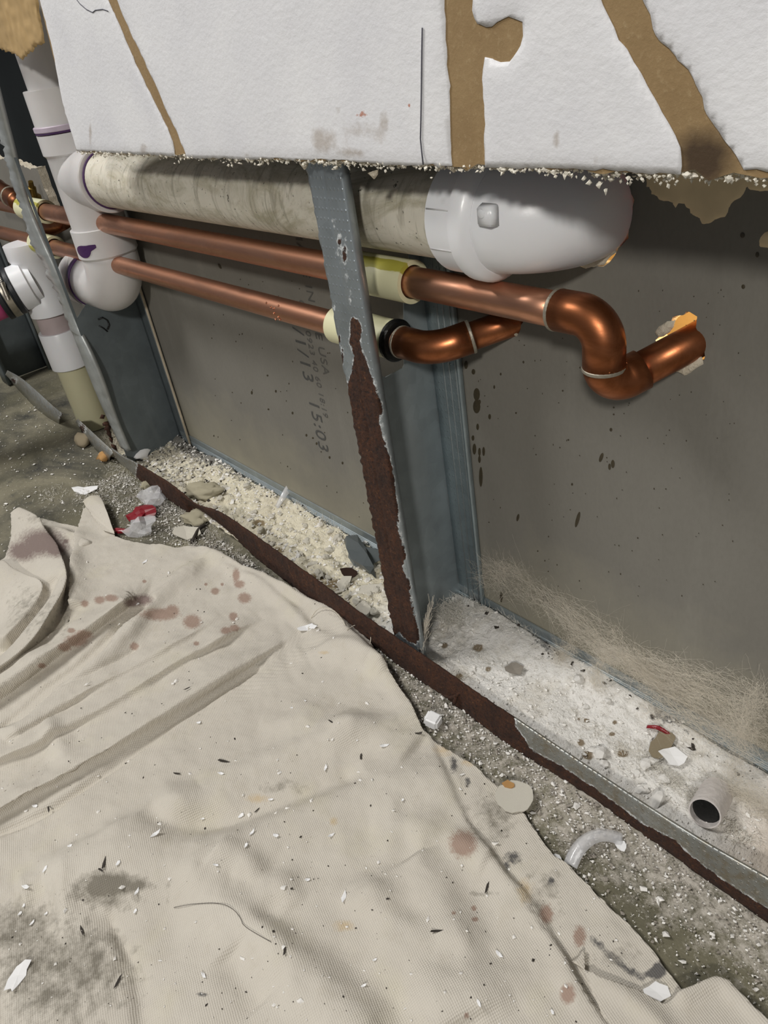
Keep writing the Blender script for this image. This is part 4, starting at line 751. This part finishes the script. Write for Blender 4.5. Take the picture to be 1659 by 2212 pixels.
# ------------------------------------------------------------------ single pieces of debris
def floor_z(x_, y_): return 0.0012
def ground(u, v, on='floor'):
    """where the photograph's pixel meets the cloth, the rubble or the bare floor"""
    z = .004
    for _ in range(6):
        p = at(u, v, 'z', z)
        z = float(cloth_h(p[None, :2])[0]) if on == 'cloth' else (rz(p[0], p[1]) if on == 'rubble' else .0012)
    return np.array([*at(u, v, 'z', z)[:2], z])
def lump_mesh(name, seed, rough=.25, sub=2, box=0):
    rough *= 1.5 if not box else 1
    r = np.random.default_rng(seed); bm = bmesh.new()
    if box: bmesh.ops.create_cube(bm, size=1.6); bmesh.ops.bevel(bm, geom=bm.edges[:], offset=.22, segments=2, affect='EDGES')
    else: bmesh.ops.create_icosphere(bm, subdivisions=sub, radius=1)
    k = r.normal(size=(7, 3)); ph = r.uniform(0, 6, 7)
    for v in bm.verts:
        c = np.array(v.co); s = sum(math.sin(float(k[i] @ c) * 2 + ph[i]) for i in range(7)) / 7; v.co = Vector(c * (1 + rough * s + rough * .3 * r.normal() * (0 if box else 1)))
    return bm_mesh(name, bm)
def flake_mesh(name, seed, n=11, curl=.25, elong=1.0, lo=.55):
    r = np.random.default_rng(seed); a = (np.arange(n) + r.uniform(-.35, .35, n)) * 6.2832 / n; rad = r.uniform(lo, 1.0, n); top = [(elong * rad[i] * math.cos(a[i]), rad[i] * math.sin(a[i])) for i in range(n)]
    z = lambda x_, y_: curl * (x_ * x_ * .6 + x_ * y_ * .5) / elong + .1; V = [(x_, y_, z(x_, y_) + .14) for x_, y_ in top] + [(x_, y_, z(x_, y_)) for x_, y_ in top] + [(0, 0, .22), (0, 0, .08)]
    Fc = [(i, (i + 1) % n, 2 * n) for i in range(n)] + [(n + (i + 1) % n, n + i, 2 * n + 1) for i in range(n)] + [(i, n + i, n + (i + 1) % n, (i + 1) % n) for i in range(n)]
    return mesh_of(name, V, Fc)
def piece(name, mesh, mat, u, v, on, s, label, cat, rot=None, group=None, smooth=True, lift=0.0):
    p = ground(u, v, on); o = bpy.data.objects.new(name, mesh); C.objects.link(o)
    if not mesh.materials: mesh.materials.append(mat)
    if smooth: mesh.polygons.foreach_set('use_smooth', [True] * len(mesh.polygons))
    o.location = p + (0, 0, lift); o.scale = s if hasattr(s, '__len__') else (s, s, s); o.rotation_euler = rot or (0, 0, (u * 7 + v * 3) % 6.28); tag(o, label, cat, group); return o
piece('gypsum_chunk', lump_mesh('gypsum_chunk', 301, .10, 2, 1), M['flake'], 937, 1566, 'floor', (.0085, .0075, .0065), 'white squarish plaster chunk on the floor beside the cloth edge', 'chunk', (0, .1, .3), lift=.006, smooth=False)
o = piece('round_chip', flake_mesh('round_chip', 302, 22, .1, 1.0, .92), M['chip_cream'], 1112, 1722, 'cloth', (.0155, .0150, .006), 'round cream plaster chip with a rusty spot on the hem of the cloth', 'chip', (.03, -.05, .4), smooth=False)
m_ = flake_mesh('rust_spot', 303, 9, .1); m_.materials.append(M['orange']); q_ = bpy.data.objects.new('rust_spot', m_); C.objects.link(q_); q_.parent = o; q_.location = (-.45, .55, .13); q_.scale = (.42, .3, 1)
q_['label'] = 'orange rust spot'
piece('paint_flake', flake_mesh('paint_flake', 304, 10, .5, 1.1), M['flake'], 1417, 2146, 'cloth', (.011, .008, .005), 'large white paint flake on the black stained hem at bottom right', 'flake', (.1, .1, 1.2), smooth=False, lift=.001)
piece('paint_flake', flake_mesh('paint_flake', 305, 12, .6, 1.5), M['flake'], 40, 2108, 'cloth', (.010, .008, .005), 'torn white paint flake on the dirtiest bottom left part of the cloth', 'flake', (.1, 0, 2.2), smooth=False)
piece('paint_flake', flake_mesh('paint_flake', 306, 12, .6, 1.8), M['flake'], 662, 1358, 'cloth', (.008, .006, .005), 'white paint flake near the loose threads at the upper cloth edge', 'flake', (.1, 0, 1.0), smooth=False)
piece('paint_flake', flake_mesh('paint_flake', 307, 10, .5, 1.6), M['flake'], 186, 1060, 'floor', (.016, .011, .007), 'large white paint flake on the olive floor above the cloth', 'flake', (.15, 0, .6), smooth=False)
piece('paint_flake', flake_mesh('paint_flake', 308, 10, .5, 1.2), M['flake'], 1452, 1640, 'rubble', (.010, .009, .005), 'flat white plaster flake in the rubble left of the conduit stub', 'flake', (.15, .1, .6), smooth=False, lift=.003)
piece('paint_flake', flake_mesh('paint_flake', 309, 10, .5, 1.2), M['chip_grey'], 1110, 1452, 'rubble', (.009, .008, .006), 'grey plaster flake in the white rubble right of the stud foot', 'flake', (.15, .1, .6), smooth=False, lift=.003)
piece('stone_chunk', lump_mesh('stone_chunk', 310, .3), M['stone'], 182, 958, 'floor', (.018, .014, .012), 'tan stone chunk on the dark floor beside the grey track leg', 'chunk', lift=.008)
piece('orange_chunk', lump_mesh('orange_chunk', 311, .5), M['orange'], 230, 992, 'floor', (.012, .009, .009), 'orange stained plaster chunk at the broken end of the track', 'chunk', lift=.006)
piece('gypsum_chunk', lump_mesh('gypsum_chunk', 312, .3), M['flake'], 312, 985, 'rubble', (.016, .012, .011), 'bright white plaster chunk at the foot of the left stud', 'chunk', lift=.008)
piece('gypsum_chunk', lump_mesh('gypsum_chunk', 313, .3), M['flake'], 281, 981, 'rubble', (.007, .006, .006), 'small white plaster bit beside the bright chunk at the left stud', 'chunk', lift=.004)
piece('foam_scrap', lump_mesh('foam_scrap', 314, .3, 3), M['foam'], 438, 1068, 'rubble', (.026, .016, .011), 'yellowed foam scrap behind the kink of the rusty track', 'scrap', (.1, 0, .5), lift=.006)
piece('foam_scrap', lump_mesh('foam_scrap', 315, .3, 3), M['foam'], 424, 1126, 'floor', (.020, .012, .008), 'yellowed foam scrap on the floor in front of the track kink', 'scrap', (.1, 0, .4), lift=.005)
piece('foam_scrap', lump_mesh('foam_scrap', 316, .3, 3), M['foam'], 321, 1054, 'floor', (.010, .006, .006), 'tiny yellowed foam scrap touching the rusty track leg', 'scrap', lift=.004)
def crumple(name, seed, sub=2, rough=.9):
    r = np.random.default_rng(seed); bm = bmesh.new(); bmesh.ops.create_icosphere(bm, subdivisions=sub, radius=1)
    for v in bm.verts: v.co *= 1 + rough * (r.random() - .5)
    return bm_mesh(name, bm)
piece('plastic_wrapper', crumple('plastic_wrapper', 320), M['plastic'], 336, 1082, 'floor', (.024, .018, .010), 'crumpled clear plastic wrapper on the floor next to the rusty track', 'wrapper', lift=.010, smooth=False)
piece('red_wrapper', crumple('red_wrapper', 321, 2, 1.1), M['red'], 306, 1118, 'floor', (.017, .011, .007), 'crumpled red printed wrapper between the clear wrapper and cloth', 'wrapper', lift=.006, smooth=False)
piece('plastic_wrapper', crumple('plastic_wrapper', 322), M['plastic'], 312, 1150, 'floor', (.020, .015, .011), 'clear and white plastic wad against the upper cloth edge', 'wrapper', lift=.010, smooth=False)
piece('red_wrapper', crumple('red_wrapper', 323, 2, .4), M['red'], 266, 1152, 'floor', (.015, .004, .004), 'narrow red scrap peeking out beside the curled cloth tip', 'wrapper', (0, 0, .6), lift=.004, smooth=False)
piece('brown_glassy_flake', flake_mesh('brown_glassy_flake', 324, 9, .5, 1.3), M['chip_cream'], 404, 1156, 'floor', (.018, .014, .010), 'dirty cream flake with a dark splinter just above the cloth edge', 'flake', (.2, .1, .6), smooth=False, lift=.003)
def strip_px(name, pts, w, mat, label, cat, th=.0006, on='floor', lift=.004, group=None):
    L = smooth_line([ground(u, v, on) for u, v in pts], 24); T = np.gradient(L, axis=0); N = np.stack([-T[:, 1], T[:, 0], 0 * T[:, 0]], 1); N /= np.linalg.norm(N, axis=1)[:, None]
    h = lift * np.sin(np.linspace(0, math.pi, 24))[:, None] * np.array([0, 0, 1]); V = np.vstack([L - N * w / 2 + h + (0, 0, .001), L + h * 1.6 + (0, 0, .002), L + N * w / 2 + h + (0, 0, .001)]); I = np.arange(72).reshape(3, 24); q = np.stack([I[:-1, :-1], I[:-1, 1:], I[1:, 1:], I[1:, :-1]], -1).reshape(-1, 4)
    o = link(name, mesh_of(name, V, q), mat); solidify(o, th, 0); return tag(o, label, cat, group)
strip_px('dark_splinter', [(415, 1176), (428, 1158), (444, 1136)], .004, M['chip_dark'], 'dark splinter standing beside the dirty cream flake', 'splinter', .002)
strip_px('plastic_strip', [(1232, 1872), (1246, 1846), (1275, 1822), (1310, 1812), (1344, 1816)], .010, M['plastic'], 'clear curved plastic strip on the dusty floor near the track', 'plastic strip', .0012, lift=.006)
piece('plaster_bit', flake_mesh('plaster_bit', 325, 9, .3), M['flake'], 1203, 1858, 'floor', (.005, .004, .004), 'small white plaster bit at the tip of the clear plastic strip', 'chip', smooth=False, lift=.001)
piece('plaster_bit', flake_mesh('plaster_bit', 326, 9, .3), M['flake'], 1341, 1829, 'floor', (.006, .005, .004), 'small white plaster bit under the right end of the plastic strip', 'chip', smooth=False, lift=.001)
piece('plastic_film', crumple('plastic_film', 327, 2, 1.0), simple('smoky plastic film', (.10, .115, .12), .15, 0, .5, 80, .5), 782, 1208, 'rubble', (.034, .014, .012), 'smoky crumpled plastic film behind the rusty stud', 'plastic film', (0, 0, -.3), lift=.008, smooth=False)
piece('rust_flake', flake_mesh('rust_flake', 328, 8, .6, 1.2), M['rust'], 757, 1246, 'rubble', (.011, .009, .007), 'square brown rust flake on the pale rubble left of the stud', 'flake', (.3, .2, .3), smooth=False, lift=.005)
strip_px('red_strip', [(1398, 1572), (1425, 1582), (1450, 1592)], .003, M['red'], 'thin red strip half buried by lint below the back track', 'strip', .001, 'rubble', .003)
piece('brown_slab', flake_mesh('brown_slab', 329, 10, .2, 1.8), M['stone'], 1428, 1612, 'rubble', (.013, .010, .006), 'stained tan plaster slab under the thin red strip', 'chip', smooth=False, lift=.003)
for k, (u, v, s, sd, lb) in enumerate([(795, 1280, .019, 1, 'flat cream plaster slab beside the foot of the rusty stud'), (740, 1268, .014, 2, 'cracked cream plaster slab left of the larger slab by the stud'), (785, 1318, .011, 3, 'small cream plaster slab just behind the rusty track leg')]):
    piece('plaster_slab', flake_mesh('plaster_slab', 330 + sd, 9, .12, 1.3), M['chip_cream'], u, v, 'rubble', (s, s * .8, .010), lb, 'slab', (.05, -.05, .8 + k), smooth=False, lift=.001)
protos = [lump_mesh('gypsum_lump', 340 + k, .35) for k in range(5)]
for p_ in protos: p_.materials.append(M['chip'])
protoc = [m.copy() for m in protos]
for p_ in protoc: p_.materials.clear(); p_.materials.append(M['chip_cream'])
r = np.random.default_rng(350)
for k in range(70):
    xx = r.uniform(-.50, -.03) if k < 58 else r.uniform(.06, .29); yy = r.uniform(.012, .078); o = bpy.data.objects.new('gypsum_lump', (protoc if k < 58 else protos)[k % 5]); C.objects.link(o); s = r.uniform(.0022, .0052)
    o.location = (xx, yy, rz(xx, yy) + s * .35); o.scale = (s * 1.3, s, s * .7); o.rotation_euler = (r.uniform(-.3, .3), r.uniform(-.3, .3), r.uniform(0, 6.28))
    if k < 58: tag(o, 'cream gypsum lump in the rubble left of the rusty stud', 'lump', 'cream lumps left of the rusty stud')
    else: tag(o, 'white gypsum lump in the rubble right of the rusty stud', 'lump', 'white lumps right of the rusty stud')
FL = [(68, 1342, 6), (255, 1392, 5), (295, 1306, 5), (336, 1803, 6), (597, 1806, 7), (532, 1828, 5), (1078, 2062, 6), (743, 1939, 6), (664, 1902, 6), (76, 1742, 5), (98, 1879, 5), (57, 1917, 5), (152, 1828, 5), (255, 1866, 5), (467, 1870, 4), (296, 1928, 4), (293, 1969, 5), (521, 1763, 6), (830, 1612, 7), (545, 1800, 4), (1194, 2188, 5), (430, 1562, 5), (585, 1728, 4), (478, 1672, 4), (660, 1515, 3), (630, 1530, 3), (438, 1770, 3), (704, 1660, 4), (100, 1975, 4), (43, 1975, 4), (70, 1995, 4), (440, 2108, 4), (52, 1958, 4), (810, 2075, 4), (786, 2130, 4), (715, 1806, 4), (870, 1730, 4), (770, 1600, 4), (1035, 2168, 5), (313, 1215, 4), (540, 1416, 4)]
fm = [flake_mesh('paint_flake', 360 + k, 8, .5, 1.0 + .35 * k) for k in range(4)]
for m in fm: m.materials.append(M['flake'])
for k, (u, v, s) in enumerate(FL):
    p = ground(u, v, 'cloth'); o = bpy.data.objects.new('paint_flake', fm[k % 4]); C.objects.link(o); s2 = s * pxm(u, v); o.location = p + (0, 0, .0004); o.scale = (s2, s2 * .7, .0022); o.rotation_euler = (r.uniform(-.2, .2), r.uniform(-.2, .2), r.uniform(0, 6.28))
    tag(o, 'small white paint flake lying on the canvas drop cloth', 'flake', 'small white flakes on the cloth')
sm = [flake_mesh('dark_sliver', 370 + k, 7, .3, 2.6) for k in range(3)]
for m in sm: m.materials.append(M['chip_dark'])
for k, (u, v, s) in enumerate([(405, 1488, 4), (225, 1866, 6), (218, 1880, 4), (382, 1672, 5), (484, 1645, 7), (780, 1636, 5), (178, 2012, 6), (716, 1560, 4), (615, 2055, 5), (1052, 1920, 7), (943, 2012, 6), (398, 1748, 4), (256, 2120, 7), (106, 1750, 4), (905, 1585, 5), (555, 1752, 4)]):
    p = ground(u, v, 'cloth'); o = bpy.data.objects.new('dark_sliver', sm[k % 3]); C.objects.link(o); s2 = s * pxm(u, v) * .8; o.location = p + (0, 0, .0004); o.scale = (s2, s2 * .6, .0016); o.rotation_euler = (0, 0, r.uniform(0, 6.28))
    tag(o, 'dark brown sliver lying on the canvas drop cloth', 'sliver', 'dark slivers on the cloth')
# uncountable specks
n = 1100; uu = r.uniform(0, 1400, n); vv = r.uniform(1200, 2212, n); pts = at_many(np.stack([uu, vv], 1), 'z', .006); ok = inside(np.stack([uu, vv], 1), MAIN); pts = pts[ok]; z = cloth_h(pts[:, :2]); pts[:, 2] = z + .0003
h = len(pts) // 2; sz = np.minimum(r.exponential(.0006, len(pts)) + .00025, .0022)
tag(link('white_specks', chips_mesh('white_specks', pts[:h], sz[:h], 380, .6), M['chip'], dc, smooth=False), kind='stuff'); tag(link('dark_specks', chips_mesh('dark_specks', pts[h:], sz[h:] * .5, 381, .6), M['chip_dark'], dc, smooth=False), kind='stuff')
n = 16000; xx = r.uniform(-.62, .45, n); yy = -.010 - np.abs(r.normal(0, .045, n)); uvq = project(np.stack([xx, yy, 0 * xx], 1)); ok = ~inside(uvq, MAIN) & (r.random(n) < np.where(xx > .28, .55, 1)); xx, yy = xx[ok], yy[ok]; k3 = int(len(xx) * .62)
sz = np.minimum(r.exponential(.00040, len(xx)) + .00022, .0026)
for nm, sl, mt in (('floor_crumbs', slice(0, k3), 'chip'), ('grey_crumbs', slice(k3, None), 'chip_grey')):
    o = link(nm, chips_mesh(nm, np.stack([xx[sl], yy[sl], np.full(len(xx[sl]), .0014)], 1), sz[sl], 382, .7), M[mt], fl, smooth=False); tag(o, kind='stuff')
n = 420; xx = r.uniform(-1.1, -.55, n); yy = r.uniform(-.22, -.0, n); o = link('floor_crumbs', chips_mesh('floor_crumbs', np.stack([xx, yy, np.full(n, .0014)], 1), np.minimum(r.exponential(.0008, n) + .0004, .003), 384, .6), M['chip'], fl, smooth=False); tag(o, kind='stuff')
# conduit stub lying in the rubble
cp = at(1522, 1757, 'z', .024); vd = (cp - CAM) / np.linalg.norm(cp - CAM); ur = at(1556, 1700, 'z', .024) - cp; ur /= np.linalg.norm(ur); dv = vd * .55 + ur * .75; dv /= np.linalg.norm(dv)
cs = thing('conduit_stub', 'short dusty grey conduit stub with an open dark end in the rubble', 'pipe', tuple(cp))
lathe('barrel', cp, dv, [(.03, .0095), (.0, .0102), (0, .0112), (.001, .0116), (.034, .0116)], M['conduit'], cs, 28, False); lathe('bore_shade', cp + dv * .006, dv, [(0, .0099), (.001, .0099)], M['black'], cs, 20)  # black disc stands in for the shade inside the open barrel
# threads, hair
def thread(name, pts, rad, mat, label, cat, on='cloth', lift=.002):
    L = [ground(u, v, on) + (0, 0, .0008) for u, v in pts]
    for k in range(1, len(L) - 1): L[k] = L[k] + (0, 0, lift)
    return tag(link(name, tube_mesh(name, smooth_line(L, 40), rad, 6), mat), label, cat)
thread('loose_thread', [(672, 1336), (688, 1320), (716, 1320), (738, 1340), (746, 1352)], .0004, M['thread'], 'cream loose thread looping on the upper hem of the cloth', 'thread', lift=.004)
thread('loose_thread', [(750, 1362), (772, 1358), (795, 1366), (804, 1382), (800, 1394)], .0004, M['thread'], 'cream loose thread hanging off the cloth onto the rusty track', 'thread', lift=.006)
thread('dark_hair', [(376, 1962), (420, 1954), (478, 1952), (504, 1964), (522, 1986), (524, 2000), (560, 2022), (586, 2036)], .00018, M['hair'], 'long dark hair lying on the lower part of the cloth', 'hair', lift=.0004)
clp = thing('tie_wire', 'small rusty clip bent over the track edge near the white chunk', 'clip', tuple(at(985, 1508, 'y', -.012)))
link('wire', tube_mesh('wire', smooth_line([at(958, 1500, 'y', -.010), at(975, 1508, 'y', -.014), at(990, 1500, 'y', -.013), at(998, 1492, 'y', -.008)], 12), .0016, 6), M['rust'], clp); link('wire_tail', tube_mesh('wire_tail', [at(985, 1506, 'y', -.014), at(980, 1522, 'y', -.015)], .0016, 6), M['rust'], clp)
# ------------------------------------------------------------------ lint and fibres
def strand_mesh(name, L, rad):
    """L (n, k, 3) polylines -> one mesh of three-sided strands"""
    n, k, _ = L.shape; T = np.gradient(L, axis=1); T /= np.linalg.norm(T, axis=2, keepdims=True) + 1e-9; a = np.cross(T, np.array([.3, .2, .93])); a /= np.linalg.norm(a, axis=2, keepdims=True) + 1e-9; b = np.cross(T, a)
    rd = np.broadcast_to(np.asarray(rad), (n,))[:, None, None] * np.linspace(1, .5, k)[None, :, None]
    V = np.stack([L + rd * (math.cos(t_) * a + math.sin(t_) * b) for t_ in (0, 2.094, 4.189)], 2).reshape(-1, 3); base = (np.arange(n) * k * 3)[:, None, None]
    i = np.arange(k - 1)[None, :, None] * 3; j = np.arange(3)[None, None, :]; j2 = (j + 1) % 3; q = np.stack([base + i + j, base + i + j2, base + i + 3 + j2, base + i + 3 + j], -1).reshape(-1, 4)
    return mesh_of(name, V, q)
def wisp(px, ys, n, spread, seed, k=11, curl=.0030, loose=.22):
    r = np.random.default_rng(seed); pts = np.array([at(u, v, 'y', y_) for (u, v), y_ in zip(px, np.interp(np.linspace(0, 1, len(px)), np.linspace(0, 1, len(ys)), ys))]); c = smooth_line(pts, 60); out = np.zeros((n, k, 3))
    plen = np.linalg.norm(np.diff(c, axis=0), axis=1).sum(); clump = r.normal(0, spread, (14, 3)); cpos = r.uniform(0, .9, 14)
    for i in range(n):
        q = r.integers(14); a = float(np.clip(cpos[q] + r.normal(0, .10), 0, .95)); b = min(1.0, a + r.uniform(.008, .024) / plen); s = c[np.clip((np.linspace(a, b, k) * 59).astype(int), 0, 59)].astype(float)
        s = s + (np.linspace(a, b, k) * 59 % 1)[:, None] * 0
        s = c[0] * 0 + np.stack([np.interp(np.linspace(a, b, k), np.linspace(0, 1, 60), c[:, j]) for j in range(3)], 1)
        d = r.normal(0, 1, 3); d[1] *= .4; d /= np.linalg.norm(d); L = np.linalg.norm(s[-1] - s[0]) + .002
        s = s + (clump[q] + r.normal(0, spread * .45, 3)) * (1, .5, 1) + np.linspace(-.5, .5, k)[:, None] * d * L * loose
        w = np.cumsum(np.cumsum(r.normal(0, curl * .28, (k, 3)), 0), 0); s = s + (w - w.mean(0)) * (1, .5, 1); out[i] = s
    out[..., 1] = np.minimum(out[..., 1], D - .0006); out[..., 2] = np.maximum(out[..., 2], .004); return out
WS = [wisp([(1050, 1230), (1120, 1240), (1180, 1290), (1250, 1330), (1330, 1390)], [.090, .090], 858, .010, 401), wisp([(1180, 1290), (1230, 1335), (1300, 1400), (1390, 1450), (1480, 1500), (1620, 1560)], [.089, .089], 1092, .007, 402),
      wisp([(1282, 1500), (1284, 1440), (1318, 1404), (1368, 1424), (1400, 1466), (1460, 1500)], [.072, .086], 624, .0022, 403), wisp([(1200, 1450), (1215, 1400), (1240, 1380)], [.074, .088], 312, .003, 404),
      wisp([(1640, 1470), (1610, 1580), (1572, 1660), (1545, 1730)], [.089, .06], 676, .004, 405), wisp([(1400, 1530), (1430, 1600), (1492, 1664), (1545, 1725)], [.085, .06], 598, .0035, 406), wisp([(1505, 1570), (1497, 1640), (1530, 1690), (1548, 1735)], [.087, .06], 390, .0025, 407),
      wisp([(1420, 1480), (1500, 1540), (1600, 1620), (1700, 1700)], [.088, .085], 1092, .011, 408), wisp([(1540, 1720), (1600, 1700), (1680, 1760)], [.06, .05], 676, .006, 409), wisp([(1250, 1370), (1380, 1440), (1560, 1480), (1700, 1540)], [.090, .0905], 1092, .009, 410, curl=.0024)]
lint = link('lint_veil', strand_mesh('lint_veil', np.concatenate(WS), np.random.default_rng(411).uniform(.00003, .000085, sum(len(w) for w in WS))), M['lint']); tag(lint, 'tangled tan lint and fibres clinging to the lower right wall board', 'lint', None, 'stuff')
def tuft(px, on_y, n, length, seed, zlo):
    r = np.random.default_rng(seed); out = np.zeros((n, 7, 3))
    for i in range(n):
        u, v = px[r.integers(len(px))]; p = at(u + r.normal(0, 14), v + r.normal(0, 9), 'z', zlo); d = np.array([r.normal(-.1, .6), r.normal(-.1, .6), abs(r.normal(.5, .4))]); d /= np.linalg.norm(d)
        out[i] = p + np.linspace(0, 1, 7)[:, None] * d * length * r.uniform(.3, 1.1) + np.cumsum(r.normal(0, length * .05, (7, 3)), 0)
    out[..., 1] = np.clip(out[..., 1], .0015 if px[0][0] > 880 else -9, D - .002); return out
tf = np.concatenate([tuft([(940, 1325), (960, 1315), (985, 1310), (1010, 1315), (1040, 1330), (965, 1340), (1000, 1345)], 0, 700, .016, 420, .018), tuft([(1090, 1335), (1120, 1350), (1140, 1370)], 0, 200, .012, 421, .018), tuft([(900 + 50 * k, 1390 + 40 * k) for k in range(12)], 0, 900, .006, 422, .012), tuft([(1000 + 50 * k, 1380 + 34 * k) for k in range(12)], 0, 900, .006, 430, .012), tuft([(1400 + 30 * k, 1640 + 25 * k) for k in range(8)], 0, 500, .007, 431, .012)])
tag(link('white_fluff', strand_mesh('white_fluff', tf, np.random.default_rng(423).uniform(.00012, .00026, len(tf))), M['lint_white']), 'bristly white fibre fluff heaped at the foot of the rusty stud', 'fluff', None, 'stuff')
ws = np.concatenate([wisp([(936, 1286), (926, 1330), (912, 1370), (905, 1404)], [.03, .0], 90, .0012, 424, curl=.0006)]); tag(link('lint_wisp', strand_mesh('lint_wisp', ws, .00022), M['lint']), 'pale lint wisp hanging in front of the stud foot', 'lint', None, 'stuff')
ws = np.concatenate([tuft([(245, 962), (255, 972), (262, 960), (250, 952)], 0, 240, .016, 425, .006), tuft([(330, 965), (380, 985), (420, 1000), (350, 985)], 0, 260, .009, 426, .012), tuft([(640, 1090), (660, 1100), (700, 1130), (720, 1145)], 0, 140, .012, 427, .014), tuft([(480 + 40 * k, 1010 + 24 * k) for k in range(8)], 0, 200, .008, 428, .014)])
tag(link('lint_tufts', strand_mesh('lint_tufts', ws, .0002), M['lint']), 'small pale lint tufts along the rubble left of the rusty stud', 'lint', None, 'stuff')
ws = tuft([(120, 1065), (100, 1075), (260, 1040), (300, 1030), (230, 1060), (330, 1100), (480, 1190), (520, 1210), (420, 1180), (250, 1010), (280, 1030), (300, 1060), (350, 1085), (390, 1110), (240, 1075), (200, 1050), (270, 1090), (180, 1075), (460, 1150)], 0, 1100, .006, 429, .002); tag(link('floor_fluff', strand_mesh('floor_fluff', ws, .0003), M['lint_white']), 'scattered white fibre fluff on the floor above the cloth', 'fluff', None, 'stuff')
strip_px('film_scrap', [(598, 1098), (615, 1082), (640, 1072), (662, 1080), (682, 1096)], .010, M['plastic'], 'pale translucent film scrap arched at the back track', 'film scrap', .0006, 'rubble', .014)
